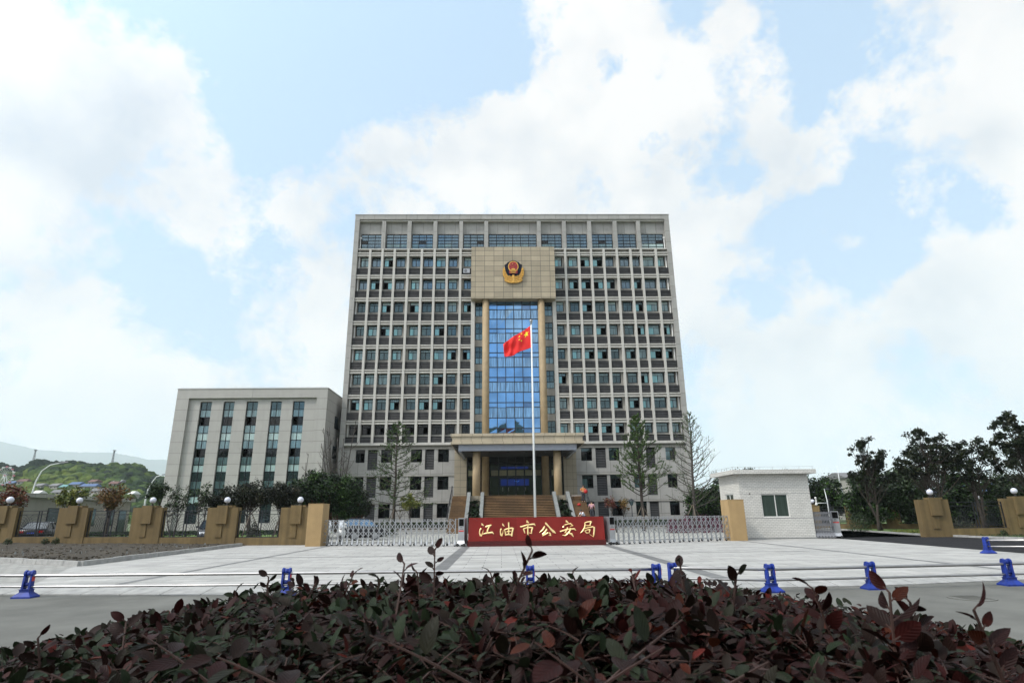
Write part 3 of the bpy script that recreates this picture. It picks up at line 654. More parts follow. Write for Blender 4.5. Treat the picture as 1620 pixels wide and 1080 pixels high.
# lower three storeys
def lower(x0,x1,wins,lous):
    op=[]
    for a,b in wins: op+=[(a,b,1.35,2.95),(a,b,4.55,6.1),(a,b,7.78,9.32)]
    for a,b in lous: op+=[(a,b,.3,2.95),(a,b,3.68,6.1),(a,b,6.9,9.32)]
    mb=MB(); wall_grid(mb,x0,x1,0,9.42,72.12,72.5,op); mb.build('lower_wall',M_clad,OB)
    mb=MB(); mb.box(x0,x1,72.26,72.6,9.42,9.80); mb.build('frieze',M_render,OB)
    mb=MB(); mb.box(x0,x1,71.85,72.6,9.80,10.10); mb.build('ledge',M_light,OB)
    for z in (2.97,6.12,9.34):
        mb=MB(); mb.box(x0,x1,72.04,72.118,z,z+.12); mb.build('string_course',M_render,OB)
    for k,(a,b) in enumerate(wins):
        for r,(z0,z1) in enumerate(((1.35,2.95),(4.55,6.1),(7.78,9.32))):
            p=rr.choice([[M_g_dark,M_g_dark],[M_g_dull,None],[M_g_dark,None],[M_g_blind,M_g_dark]]) if x0>0 else rr.choice([[M_g_dark,M_g_dark],[M_g_dark,None],[None,M_g_dark]])
            frame_window(a,b,z0,z1,72.34,[.5],[.72],lambda i,j: (M_g_dark if x0<0 else M_g_dull) if j==1 else p[i],OB,opens=((0,1),))
    for a,b in lous:
        for (z0,z1) in ((.3,2.95),(3.68,6.1),(6.9,9.32)):
            mb=MB(); louver(mb,a,b,z0,z1,72.26,step=.2); mb.build('louver',None,OB)
lower(XL+.62,-5.6,[(-17.55,-16.45),(-14.5,-13.15),(-10.9,-9.55),(-7.62,-6.3)],[(-16.08,-14.92),(-9.18,-8.08)])
lower(9.1,XR-.62,[(9.75,11.1),(13.15,14.45),(16.05,17.35),(20.1,21.3)],[(11.52,12.78),(17.7,18.8)])
# narrow bays beside the curtain wall
for x0,x1 in ((-3.31,-2.05),(5.62,6.84)):
    op=[]
    for r in range(6):
        op.append((x0+.06,x1-.02,LZ[r+1]-2.35 if r else 10.3,LZ[r+1]-.02))
    mb=MB(); wall_grid(mb,x0,x1+.3,9.9,28.6,72.45,72.6,op); mb.build('lower_wall',M_render,OB)
    for o in op:
        frame_window(o[0],o[1],o[2],o[3],72.48,[.5],[.36,.68] if o[3]-o[2]>2.1 else [.5],lambda i,j: M_g_blind if j==0 else M_g_dull,OB,fr=.07)
# curtain wall
cw=MB(); x0,x1=-1.5,5.0; nx=6
zz=[9.9]+[z for r in range(1,7) for z in (LZ[r]-1.55,LZ[r]-.95,LZ[r]+.35)]+[28.6]
zz=sorted(zz)
fr=.045
for i in range(nx+1):
    x=x0+(x1-x0)*i/nx; cw.box(x-fr,x+fr,72.05,72.2,9.9,28.6)
for z in zz: cw.box(x0,x1,72.055,72.19,z-fr,z+fr)
cwf=cw.build('curtain_wall_frame',M_iron,OB,fixn=False)
for j,(za,zb) in enumerate(zip(zz[:-1],zz[1:])):
    for i in range(nx):
        xa=x0+(x1-x0)*i/nx; xb=x0+(x1-x0)*(i+1)/nx
        mb=MB(); t=RNG.normal(0,.004,4)
        mb.poly([(xa,72.12+t[0],za),(xb,72.12+t[1],za),(xb,72.12+t[2],zb),(xa,72.12+t[3],zb)])
        small=(zb-za)<.7 and i in (1,4)
        if small: mb.box(xa+.05,xb-.05,72.0,72.05,za-.02,za+.06)
        p=mb.build('curtain_wall_pane',M_g_blue2 if (small and rr.random()<.55) else (M_g_blue3 if j%3==0 else M_g_blue),OB if (i*20+j)<0 else cwf,fixn=False)
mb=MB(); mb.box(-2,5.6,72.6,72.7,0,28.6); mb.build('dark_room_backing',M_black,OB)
# big round columns flanking the glass
for x in (-1.86,5.32):
    mb=MB(); mb.lathe((x,71.55,0),[(.44,3.5),(.44,28.4)],28); c=mb.build('column',M_col,OB)
# stone panel box with the badge
mb=MB(); mb.box(-3.76,7.2,70.9,73.8,28.33,35.58); mb.build('stone_panel',M_beige,OB)
# porch: canopy, beam, columns, platform, entrance
mb=MB()
mb.box(-5.32,8.87,62.5,72.0,9.62,9.90); mb.box(-5.15,8.70,62.62,72.0,9.06,9.62); mb.box(-5.32,8.87,62.5,72.0,8.80,9.06)
mb.build('canopy',M_canopy,OB)
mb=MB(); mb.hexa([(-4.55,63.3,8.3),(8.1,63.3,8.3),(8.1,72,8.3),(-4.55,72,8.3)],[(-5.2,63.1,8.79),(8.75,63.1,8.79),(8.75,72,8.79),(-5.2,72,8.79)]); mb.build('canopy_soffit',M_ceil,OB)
mb=MB(); mb.box(-4.5,8.06,62.85,63.09,8.12,8.795); mb.box(-4.5,-4.2,63.31,71.5,8.02,8.299); mb.box(7.76,8.06,63.31,71.5,8.02,8.299); mb.build('porch_beam',M_soffit,OB)
for k in range(6):
    mb=MB(); x=-3.2+k*2.0; mb.lathe((x,66.0,8.22),[(.12,0),(.12,.07)],14); mb.build('downlight',M_iron,OB)
for x in (-2.62,6.05):
    mb=MB(); mb.lathe((x,63.9,0),[(.42,2.2),(.42,8.6)],28); mb.build('column',M_col,OB)
mb=MB(); mb.box(-5.0,8.55,62.6,72.3,0,3.5); mb.build('platform',M_beige2,OB)
for a,b in ((-5.6,-4.1),(7.55,9.1)):
    mb=MB(); mb.box(a,b,71.9,72.55,3.5 if a<0 else 3.5,9.8); mb.box(a,b,71.95,72.55,0,3.5); mb.build('stone_side_wall',M_beige2,OB)
# entrance glazing
ent=MB(); 
for x in (-4.05,-3.3,-2.5,-1.35,-.28,.75,1.78,2.81,3.84,4.9,5.95,6.75,7.5): ent.box(x-.05,x+.05,72.2,72.32,3.5,8.8)
for z in (3.55,6.0,6.85,7.6): ent.box(-4.05,7.5,72.21,72.31,z-.06,z+.06)
e=ent.build('entrance_frame',M_iron,OB,fixn=False)
mb=MB(); mb.poly([(-4.0,72.27,3.5),(7.5,72.27,3.5),(7.5,72.27,8.8),(-4.0,72.27,8.8)])
M_entg,n_,l_,b_=_new('clear_dark_glass'); b_.inputs['Base Color'].default_value=(.05,.06,.07,1); b_.inputs['Roughness'].default_value=.02
_t=n_.new('ShaderNodeBsdfTransparent'); _t.inputs[0].default_value=(.5,.53,.55,1); _g=n_.new('ShaderNodeBsdfGlossy'); _g.inputs['Roughness'].default_value=.02; _m=n_.new('ShaderNodeMixShader'); _m.inputs[0].default_value=.12
l_.new(_t.outputs[0],_m.inputs[1]); l_.new(_g.outputs[0],_m.inputs[2]); l_.new(_m.outputs[0],n_['Material Output'].inputs[0])
mb.build('entrance_glass',M_entg,e,fixn=False)
M_band=pbr('olive_glass_band',(.22,.21,.13),.3)
for xa,xb in ((-3.95,-3.4),(-1.2,-.36),(-.2,.68),(.82,1.7),(1.86,2.74),(2.9,3.76),(3.92,4.8),(6.1,6.65)):
    mb=MB(); mb.box(xa,xb,72.18,72.2,6.1,6.76); mb.build('transom_panel',M_band,OB)
M_scr=pbr('blue_led_screen',(.005,.012,.06),.3,emit=(.0,.03,.40,.5),noise=.5,nscale=1.2)
mb=MB(); mb.box(-.05,3.35,72.45,72.5,4.95,5.72); mb.box(0,3.3,72.45,72.5,6.86,7.18); s_=mb.build('led_screen',M_scr,OB)
mb=MB(); mb.mat(pbr('screen_arc',(.02,.1,.6),.3,emit=(.05,.3,1,.9))); mb.tube([(1.9+.28*math.cos(t/6*math.pi),72.43,5.55+.14*math.sin(-t/6*math.pi)) for t in range(7)],.03,5); mb.build('screen_mark',None,s_)
for x in (.2,.9,2.0,2.9):
    mb=MB(); mb.tube([(x,72.14,4.3),(x,72.14,4.75)],.03,6); mb.build('door_handle',M_steel,OB)
# stairs
mb=MB(); mb.mat(M_stair)
NS=22
for k in range(NS):
    z1=3.5*(NS-k)/NS; ya=62.6-.3*k
    mb.box(-1.72,5.25,ya-.3,ya,0,z1-.001)
    mb.box(-1.72,5.25,ya-.33,ya-.30,z1-.04,z1); mb.mat(M_black); mb.box(-1.72,5.25,ya-.306,ya-.301,z1-.10,z1-.041); mb.mat(M_stair)  # black strips below the nosings paint in their shadow lines
mb.build('stairs',M_stair,OB)
for a,b in ((-5.0,-3.52),(7.08,8.55)):
    mb=MB()
    for k in range(NS):
        z1=3.5*(NS-k)/NS; ya=62.6-.3*k; mb.box(a,b,ya-.3,ya,0,z1-.001); mb.box(a,b,ya-.33,ya-.30,z1-.04,z1)
    mb.build('stairs',M_stair,OB)
for x in (-3.31,-1.93,5.46,6.86):
    mb=MB(); w=.17
    mb.extrude([(62.9,0),(62.9,3.86),(62.3,3.86),(61.8,3.52),(56.4,.72),(55.9,.72),(55.8,.0)],'x',x-w,x+w); mb.build('stair_cheek',M_granite,OB)
for a,b in ((-3.1,-2.14),(5.67,6.65)):
    mb=MB(); mb.extrude([(62.6,0),(62.6,3.0),(56.2,.7),(56.0,.0)],'x',a,b); mb.build('stair_planter',M_soil,OB)
for s,x in ((-1,-5.03),(1,8.6)):
    mb=MB(); P=[(x,62.7,4.45),(x,61.9,4.45)]+[(x,61.9-.3*(k*2),4.35-.318*k) for k in range(1,10)]
    mb.tube(P,.035,6); mb.tube([(p[0],p[1],p[2]-.4) for p in P],.02,5)
    for p in P[::2]: mb.tube([p,(p[0],p[1],p[2]-.98)],.025,5)
    mb.build('handrail',M_iron,OB)
# police badge on the panel (a thing of its own: it hangs on the wall)
BZ=31.95; BX=1.74
BD=thing('police_badge','gold and dark blue shield badge with red disc fixed high on the stone panel','emblem',(BX,70.9,BZ),world=True)
def bp(pts,y0,y1,mat,name,par):
    mb=MB(); mb.extrude([(BX+u,BZ+v) for u,v in pts],'y',y1,y0); return mb.build(name,mat,par)
M_navy=pbr('navy_enamel',(.004,.007,.020),.6,spec=.15); M_cr=pbr('crimson_enamel',(.30,.012,.016),.4)
def bq(L): return [((x-487)*.00378,(568-y)*.0043) for x,y in L]
def sym(L): return L+[(974-x,y) for x,y in reversed(L) if abs(x-487)>1]
sh=sym([(487,195),(430,213),(360,245),(288,262),(275,288),(240,326),(180,352),(196,400),(212,520),(250,612),(310,705),(487,716)])
bp(bq(sh),70.62,70.75,M_navy,'shield',BD)
def disc(cx,cy,r,n=36,cut=None): return [(cx+r*math.cos(2*math.pi*k/n),min(cut or 9999,cy+r*math.sin(2*math.pi*k/n))) for k in range(n)]
bp(bq(disc(487,412,180)),70.55,70.62,M_gold2,'disc_rim',BD)
bp(bq(disc(487,408,148,cut=520)),70.51,70.55,M_cr,'red_disc',BD)
bp(bq([(340,548),(390,556),(580,556),(632,548),(628,632),(575,640),(395,640),(345,632)]),70.53,70.60,M_cr,'red_ribbon',BD)
def star(cx,cy,r): return [(cx+(r if k%2==0 else r*.4)*math.sin(math.pi*k/5),cy-(r if k%2==0 else r*.4)*math.cos(math.pi*k/5)) for k in range(10)]
mb=MB()
for st_ in (star(465,335,24),star(398,372,12),star(548,365,12),star(442,420,12),star(505,420,12),[(412,540),(562,540),(552,505),(540,500),(530,478),(440,478),(430,500),(420,505)],[(385,562),(585,562),(575,580),(395,580)],[(388,606),(562,606),(562,628),(388,628)]):
    mb.extrude([(BX+u,BZ+v) for u,v in bq(st_)],'y',70.50,70.44)
mb.build('gold_relief',M_gold2,BD)
wo_=[(155,425),(128,500),(118,590),(135,690),(175,760),(215,815),(172,850),(250,905),(350,932),(487,938)]
wi_=[(188,440),(205,520),(240,610),(275,670),(312,712),(345,716),(380,716),(410,716),(450,716),(487,716)]
mb=MB()
for s_ in (0,1):
    f=lambda L:[(974-x,y) if s_ else (x,y) for x,y in L]
    for k in range(9):
        mb.extrude([(BX+u,BZ+v) for u,v in bq(f([wo_[k],wo_[k+1],wi_[k+1],wi_[k]]))],'y',70.74,70.66)
    for k in range(1,9):          # overlapping leaves fanning from the stem
        for q in range(4):
            t=.12+q*.26; ax=wo_[k][0]*(1-t)+wi_[k][0]*t; ay=wo_[k][1]*(1-t)+wi_[k][1]*t
            dx,dy=wo_[k-1][0]-wo_[k+1][0] if k<9 else 0,wo_[k-1][1]-wo_[min(9,k+1)][1]; L=math.hypot(dx,dy); dx/=L; dy/=L
            ln=62; w=13; pts=[(ax-dx*ln*.5,ay-dy*ln*.5),(ax-dy*w,ay+dx*w),(ax+dx*ln*.6,ay+dy*ln*.6),(ax+dy*w,ay-dx*w)]
            mb.extrude([(BX+u,BZ+v) for u,v in bq(f(pts))],'y',70.66,70.60-.01*(q%2))
mb.extrude([(BX+u,BZ+v) for u,v in bq([(450,690),(520,690),(520,935),(450,935)])],'y',70.60,70.52)
mb.build('gold_wreath',M_gold2,BD)
ring=[(math.cos(t),math.sin(t)) for t in [2*math.pi*k/24 for k in range(24)]]
# air-conditioner beside the stone panel
AC=thing('air_conditioner','white outdoor air conditioner unit on the ledge left of the stone panel','air conditioner',(-4.4,72.0,32.3),world=True)
mb=MB(); mb.box(-4.85,-4.0,71.95,72.15,32.35,32.95); mb.build('casing',M_alu,AC)
mb=MB(); mb.extrude([(-4.55+.22*u,32.65+.22*v) for u,v in ring],'y',71.95,71.93); mb.build('fan_grille',M_alud,AC)

# ================================================================ office annex on the left
AN=thing('annex_building','pale grey annex with five tall dark window strips left of the main block','building',(-29,68,0),world=True)
M_annex=tiles('annex_cladding',(.36,.352,.33),(.385,.376,.352),(.15,.145,.13),60,1.24,msize=.02,offset=0,noise=.06,streak=.08)
ws=[(-35.05,-33.72),(-32.36,-31.1),(-29.7,-28.37),(-26.9,-25.62),(-24.3,-22.96)]
mb=MB(); wall_grid(mb,-36.3,-21.5,0,15.0,68.3,68.7,[(a,b,1.0,14.63) for a,b in ws]); mb.build('front_wall',M_annex,AN)
mb=MB(); mb.box(-37.72,-36.3,68,82,0,16.06); mb.box(-36.3,-21.5,68,82,15.0,16.06); mb.box(-21.5,-20.27,68,82,0,16.06); mb.box(-36.3,-21.5,69.3,82,0,15.0); mb.box(-37.78,-20.2,67.95,82.1,16.06,16.14); mb.build('outer_frame',M_annex,AN)
for k,(a,b) in enumerate(ws):
    zs=[1.0]; z=14.63
    pat=[(.92,0),(.9,1),(.94,2),(.9,3)]
    zs=[14.63]; kinds=[]
    q=0
    seq=[('d',1.82-.9),('b',.9),('o',.91),('c',.95),('p',.84)]
    zc=14.63; kinds=[]; zs=[zc]
    for kd,h in [('d',.95),('b',.85),('o',.95),('c',.9),('p',.85),('b',.95),('o',.9),('c',.9),('p',.8),('d',.95),('b',.9),('d',.8),('p',.8),('d',1.0),('d',1.1)]:
        if zc-h<1.0: break
        zc-=h; zs.append(zc); kinds.append(kd)
    zs.append(1.0); kinds.append('d')
    zs=zs[::-1]; kinds=kinds[::-1]
    mt={'d':M_g_dull,'b':M_g_blind,'o':M_g_dark,'c':M_g_blind,'p':M_g_pale}
    rows=[(z-1.0)/(13.63) for z in zs[1:-1]]
    def pn(i,j,kinds=kinds,k=k):
        kd=kinds[j]
        if kd=='o' and i==0 and (k+j)%2: return None
        return mt[kd]
    frame_window(a,b,1.0,14.63,68.5,[.5],rows,pn,AN,fr=.08)
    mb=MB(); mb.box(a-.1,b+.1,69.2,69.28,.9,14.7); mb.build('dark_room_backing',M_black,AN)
for (y0,y1,z0,z1) in ((71.7,73.3,11.9,13.4),(71.7,73.2,8.3,9.8),(71.7,73.2,4.6,6.1)):
    mb=MB(); mb.mat(M_dark); mb.box(-20.30,-20.22,y0,y1,z0,z1); mb.mat(M_g_dull); mb.box(-20.25,-20.20,y0+.08,(y0+y1)/2-.03,z0+.08,z1-.08); mb.box(-20.25,-20.20,(y0+y1)/2+.03,y1-.08,z0+.08,z1-.08); mb.build('window',None,AN)
mb=MB(); mb.tube([(-20.14,74.2,.2),(-20.14,74.2,15.0)],.09,8); mb.build('drain_pipe',M_iron,AN)
mb=MB(); mb.tube([(-37.5,68.3,16.3),(-20.5,68.3,16.3)],.015,4)
for k in range(9): mb.tube([(-37.5+k*2.12,68.3,16.1),(-37.5+k*2.12,68.3,16.35)],.015,4)
mb.build('lightning_rail',M_steel,AN)
# ================================================================ low building behind the left wall
LBd=thing('low_building','long low grey building with flat roof behind the left boundary wall','building',(-44,62,0),world=True)
a=Vector((-42.6,50.5)); b=Vector((-45.2,75)); d=(b-a).normalized(); q=Vector((-d.y,d.x))
def quadbox(mb,p,r,w,z0,z1): # from p to r, thickness w to the left (-X side)
    n=Vector((-(r-p).y,(r-p).x)).normalized()
    if n.x>0: n=-n
    mb.hexa([(p.x,p.y,z0),(r.x,r.y,z0),(r.x+n.x*w,r.y+n.y*w,z0),(p.x+n.x*w,p.y+n.y*w,z0)],[(p.x,p.y,z1),(r.x,r.y,z1),(r.x+n.x*w,r.y+n.y*w,z1),(p.x+n.x*w,p.y+n.y*w,z1)])
mb=MB(); quadbox(mb,a,b,14,0,3.6); mb.build('wall',M_render,LBd)
mb=MB(); quadbox(mb,a-q*-.0+Vector((.35,-.3)),b+Vector((.35,.3)),14.6,3.6,3.95); mb.build('roof',M_clad,LBd)
for t0,t1,z0,z1 in ((.04,.16,0,2.6),(.36,.44,.9,2.7),(.62,.70,.9,2.7),(.80,.86,.9,2.7),(.9,.97,0,2.6)):
    p=a.lerp(b,t0)+Vector((.04,0)); r=a.lerp(b,t1)+Vector((.04,0)); mb=MB(); mb.mat(M_dark); quadbox(mb,p,r,.2,z0,z1); mb.mat(M_g_dull); quadbox(mb,p.lerp(r,.06)+Vector((.02,0)),p.lerp(r,.94)+Vector((.02,0)),.1,z0+.08,z1-.08); mb.build('window',None,LBd)

# ================================================================ guard house
GH=thing('guardhouse','white tiled gatehouse with flat roof slab and one sliding window right of the gate','gatehouse',(17.2,39.4,0),world=True)
X0,X1,Y0,Y1=15.0,19.45,37.8,41.2
def lerp(a,b,t): return a+(b-a)*t
mb=MB(); wx0,wx1,wz0,wz1=16.33,18.03,1.28,2.67
wall_grid(mb,X0,X1,0,3.9,Y0,Y0+.24,[(wx0,wx1,wz0,wz1)])
mb.box(X0,X0+.24,Y0+.24,38.9,0,3.9); mb.box(X0,X0+.24,40.3,Y1,0,3.9); mb.box(X0,X0+.24,38.9,40.3,0,1.2); mb.box(X0,X0+.24,38.9,40.3,2.75,3.9); mb.box(X0+.24,X1,Y1-.24,Y1,0,3.9); mb.box(X1-.24,X1,Y0+.24,Y1-.24,0,3.9)
mb.build('wall',M_tile_w,GH)
mb=MB(); 
for z in (1.22,2.70): mb.box(X0-.002,X1+.002,Y0-.003,Y0+.0,z-.012,z+.012)
mb.build('joint_line',M_alud,GH)
mb=MB(); mb.box(X0-.45,X1+.40,Y0-.4,Y1+.3,3.9,4.16); mb.build('roof',M_tile_w,GH)
mb=MB(); 
for k in range(7): x=X0-.4+k*.85; mb.tube([(x,Y0-.3,4.16),(x,Y0-.3,4.34)],.008,4)
for k in range(5): y=Y0-.3+k*.95; mb.tube([(X0-.4,y,4.16),(X0-.4,y,4.34)],.012,4)
mb.tube([(X1+.3,Y0-.3,4.33),(X0-.4,Y0-.3,4.33),(X0-.4,Y1+.2,4.33)],.008,4); mb.build('roof_wire',M_steel,GH)
M_gwin=glass('guardhouse_glass',(.035,.05,.045),rough=.04,curtain=.3)
frame_window(wx0,wx1,wz0,wz1,Y0+.05,[.52],[],lambda i,j:M_gwin,GH,fr=.05,matf=M_white)
mb=MB(); mb.mat(M_white); mb.box(X0+.05,X0+.11,38.9,40.3,1.2,1.26); mb.box(X0+.05,X0+.11,38.9,40.3,2.69,2.75); mb.box(X0+.05,X0+.11,39.57,39.63,1.26,2.69); mb.box(X0+.05,X0+.11,38.9,38.95,1.26,2.69); mb.box(X0+.05,X0+.11,40.25,40.3,1.26,2.69); mb.mat(M_gwin); mb.box(X0+.07,X0+.09,38.95,40.25,1.26,2.69); mb.build('window',None,GH)
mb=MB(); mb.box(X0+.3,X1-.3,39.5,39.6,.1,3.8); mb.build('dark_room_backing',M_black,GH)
mb=MB(); mb.lathe((15.6,37.72,2.66),[(.04,0),(.05,.04),(.02,.09)],10); mb.build('sensor',M_iron,GH)
mb=MB(); mb.box(X0-.05,X1+.05,Y0-.06,Y0-.001,0,.06); mb.build('plinth',M_granite,GH)

# ================================================================ gate piers
def gatepier(x0,x1,y0,y1,h,lab):
    mb=MB(); c=((x0+x1)/2,(y0+y1)/2,0)
    mb.box(x0,x1,y0,y1,-.02,h-.03); mb.box(x0-.012,x1+.012,y0-.012,y1+.012,h-.03,h)
    return tag(mb.build('gate_pier',M_pier,org=c),lab,'pier')
gatepier(-11.12,-10.27,35.3,36.6,2.34,'tall smooth tan pier where the left accordion gate meets the ochre wall')
gatepier(13.5,14.42,35.9,37.2,2.33,'tan pier standing in front of the white gatehouse corner')

# ================================================================ name wall (red granite) with gilt characters
SG=thing('name_wall','low red granite wall bearing gold characters between the two gates','sign',(1.87,33.2,0),world=True)
mb=MB(); mb.hexa([(-1.78,32.99,.26),(5.56,32.99,.26),(5.56,33.7,.26),(-1.78,33.7,.26)],[(-1.74,33.02,1.46),(5.52,33.02,1.46),(5.52,33.55,1.46),(-1.74,33.55,1.46)]); mb.build('panel',M_red,SG)
mb=MB(); mb.box(-1.80,5.60,32.93,33.8,-.02,.258); mb.build('plinth',M_red2,SG)
# characters: each stroke a brush-shaped relief; coordinates read as (u right, v down) on the wall
def wallpt(cx,cy,ox):
    px=ox+cx/16.2; py=815+cy/16.2
    return (-1.73+(px-742)/29.15, 1.46-(py-(818.6-.0095*(px-742)))/29.3)
def stroke(mb,pts,ox,yo=0.0):
    """pts: (x,y,width) in drawing units"""
    P=[]; 
    for x,y,w in pts: X,Z=wallpt(x,y,ox); P.append((X,Z,w/16.2/29.2*.5))
    n=len(P); Lf=[];Rt=[];Ce=[]
    for k,(X,Z,w) in enumerate(P):
        a=P[max(k-1,0)]; b=P[min(k+1,n-1)]; dx,dz=b[0]-a[0],b[1]-a[1]; L=math.hypot(dx,dz) or 1; nx,nz=-dz/L,dx/L
        Lf.append((X+nx*w,Z+nz*w)); Rt.append((X-nx*w,Z-nz*w)); Ce.append((X,Z))
    yb=33.02; y1=yb-.03-yo; y2=yb-.055-yo
    i=len(mb.v)
    for k in range(n): mb.v+=[(Lf[k][0],yb,Lf[k][1]),(Lf[k][0],y1,Lf[k][1]),(Ce[k][0],y2,Ce[k][1]),(Rt[k][0],y1,Rt[k][1]),(Rt[k][0],yb,Rt[k][1])]
    for k in range(n-1):
        for j in range(4): mb.face((i+k*5+j,i+k*5+j+1,i+(k+1)*5+j+1,i+(k+1)*5+j))
    for k in (0,n-1): mb.face(tuple(i+k*5+j for j in range(5)))
A,B_=750,845
CH=[
 (A,[[(185,190,14),(205,225,44),(245,252,16)],[(180,310,34),(150,345,30),(135,420,26),(165,490,46),(180,505,26),(205,450,22),(235,345,10)],
     [(285,280,30),(330,262,38),(400,245,40),(440,232,22)],[(395,250,34),(365,300,36),(340,360,38),(335,430,40)],[(215,455,18),(290,435,34),(400,420,40),(455,410,44),(500,450,18)]]),
 (A,[[(715,195,14),(730,230,40),(768,266,12)],[(690,320,34),(670,350,30),(662,400,26),(680,480,44),(700,505,24),(725,430,20),(740,350,10)],
     [(765,345,30),(785,400,28),(800,485,34)],[(770,345,28),(860,320,30),(960,308,36),(1003,325,30)],[(985,320,40),(965,400,40),(950,505,34)],[(800,470,26),(870,462,30),(950,475,30)],[(875,165,34),(878,280,34),(870,470,34)],[(820,398,20),(870,385,26),(930,380,22)]]),
 (A,[[(1335,118,14),(1345,155,52),(1392,185,16)],[(1165,275,36),(1200,275,32),(1330,235,30),(1480,215,34),(1525,215,40),(1553,250,14)],
     [(1250,320,34),(1265,370,34),(1285,435,20)],[(1250,325,24),(1330,300,26),(1430,292,34),(1490,300,34)],[(1480,300,36),(1455,370,36),(1450,435,34),(1385,420,14)],[(1365,220,28),(1360,380,34),(1358,570,28)]]),
 (B_,[[(250,255,22),(235,300,44),(190,360,36),(110,420,10)],[(270,170,24),(285,200,46),(360,280,34),(420,350,42),(470,395,60),(530,435,10)],
     [(290,320,30),(300,345,44),(250,410,34),(195,455,34),(190,490,44),(250,465,34),(330,420,36)],[(345,410,20),(380,440,40),(400,490,40),(340,485,10)]]),
 (B_,[[(795,118,14),(810,150,50),(858,178,14)],[(742,245,18),(735,270,30),(712,290,28)],[(760,235,24),(850,205,24),(910,200,32),(965,250,40),(895,268,12)],
     [(825,285,24),(830,320,40),(800,370,34),(760,420,30),(840,425,30),(930,455,50),(975,520,14)],[(890,300,20),(905,340,40),(870,400,34),(800,470,32),(760,490,34),(690,480,14)],[(635,395,34),(680,382,30),(800,345,28),(920,330,30),(1000,330,36),(1040,365,20)]]),
 (B_,[[(1275,180,24),(1280,230,34),(1262,300,34),(1220,370,32),(1150,435,10)],[(1275,180,24),(1350,160,28),(1430,152,34),(1455,165,26)],[(1435,165,42),(1415,210,32),(1410,245,26)],[(1285,248,18),(1350,248,22),(1415,245,22)],
     [(1265,320,20),(1350,300,24),(1470,280,32),(1525,300,30)],[(1510,300,44),(1505,380,36),(1490,460,40),(1480,520,20),(1380,458,12)],[(1265,370,22),(1285,400,30),(1310,432,24)],[(1275,370,18),(1340,352,22),(1405,345,28)],[(1400,350,34),(1385,390,26),(1375,425,20),(1310,430,22)]]),
]
M_letside=pbr('dark_letter_edge',(.10,.045,.01),.5)
for ox,strokes in CH:
    mb=MB()
    for k,st in enumerate(strokes): stroke(mb,st,ox,k*.0015)
    mb.build('gold_character',M_gold,SG)

# ================================================================ accordion gates
def gate(p0,p1,n,name,label,H=1.43,dark=False,dense=False,dep=.40):
    p0=Vector((*p0,0)); p1=Vector((*p1,0)); L=(p1-p0).length; ang=math.atan2(p1.y-p0.y,p1.x-p0.x)
    root=thing(name,label,'gate',p0,ang)
    mt=M_alud if dark else M_alu
    s=L/(n-1)
    proto=None
    mb=MB()
    for y in (-dep/2,dep/2) if dense else (-dep/2,):
        mb.hexa([(-.022,y-.02,.14),(.022,y-.02,.14),(.022,y+.02,.14),(-.022,y+.02,.14)],[(-.022,y-.02,H),(.022,y-.02,H),(.022,y+.02,H),(-.022,y+.02,H)])
        mb.hexa([(-.05,y*1.25-.03,.07),(.05,y*1.25-.03,.07),(.05,y*1.25+.03,.07),(-.05,y*1.25+.03,.07)],[(-.026,y-.024,.36),(.026,y-.024,.36),(.026,y+.024,.36),(-.026,y+.024,.36)])
    mb.box(-.018,.018,-dep/2+.021,dep/2,H-.05,H-.02); mb.box(-.02,.02,-dep/2*.9,dep/2*1.2,.16,.20); mb.box(-.018,.018,dep/2,dep/2+.03,.10,H-.02) if dense else mb.box(-.018,.018,dep/2,dep/2+.025,.10,.5)
    post=mb.build('post',mt,root)
    whl=[]
    for y in (-dep/2*1.25,dep/2*1.25):
        wh=MB(); wh.extrude([(.07*math.cos(2*math.pi*k/12),.07+.07*math.sin(2*math.pi*k/12)) for k in range(12)],'y',y-.02,y+.02); whl.append(wh.build('wheel',M_rubber,root))
    for k in range(n):
        if k: c=post.copy(); c.parent=root; c.location=(k*s,0,0); COL.objects.link(c)
        if k and k%2==0:
            for w_ in whl: c=w_.copy(); c.parent=root; c.location=(k*s,0,0); COL.objects.link(c)
    for y in (-dep/2-.03,):
        la=MB(); r=.0125 if not dense else .012
        for k in range(n-1):
            xa,xb=k*s,(k+1)*s; xm=(xa+xb)/2
            za,zb,zc=H-.19,H-.62,H-.92
            la.bar((xa,y,za),(xb,y,zb),r*2); la.bar((xb,y+.012,za),(xa,y+.012,zb),r*2)
            la.bar((xa,y,za),(xm,y,za+.12),r*2); la.bar((xb,y,za),(xm,y,za+.12),r*2)
            la.bar((xa,y,zb),(xb,y,zc),r*2); la.bar((xb,y+.012,zb),(xa,y+.012,zc),r*2)
            la.bar((xa,y,.28),(xb,y,zc-.04),r*1.6) if k%1==0 else None
        la.build('lattice',mt,root,fixn=False)
    return root
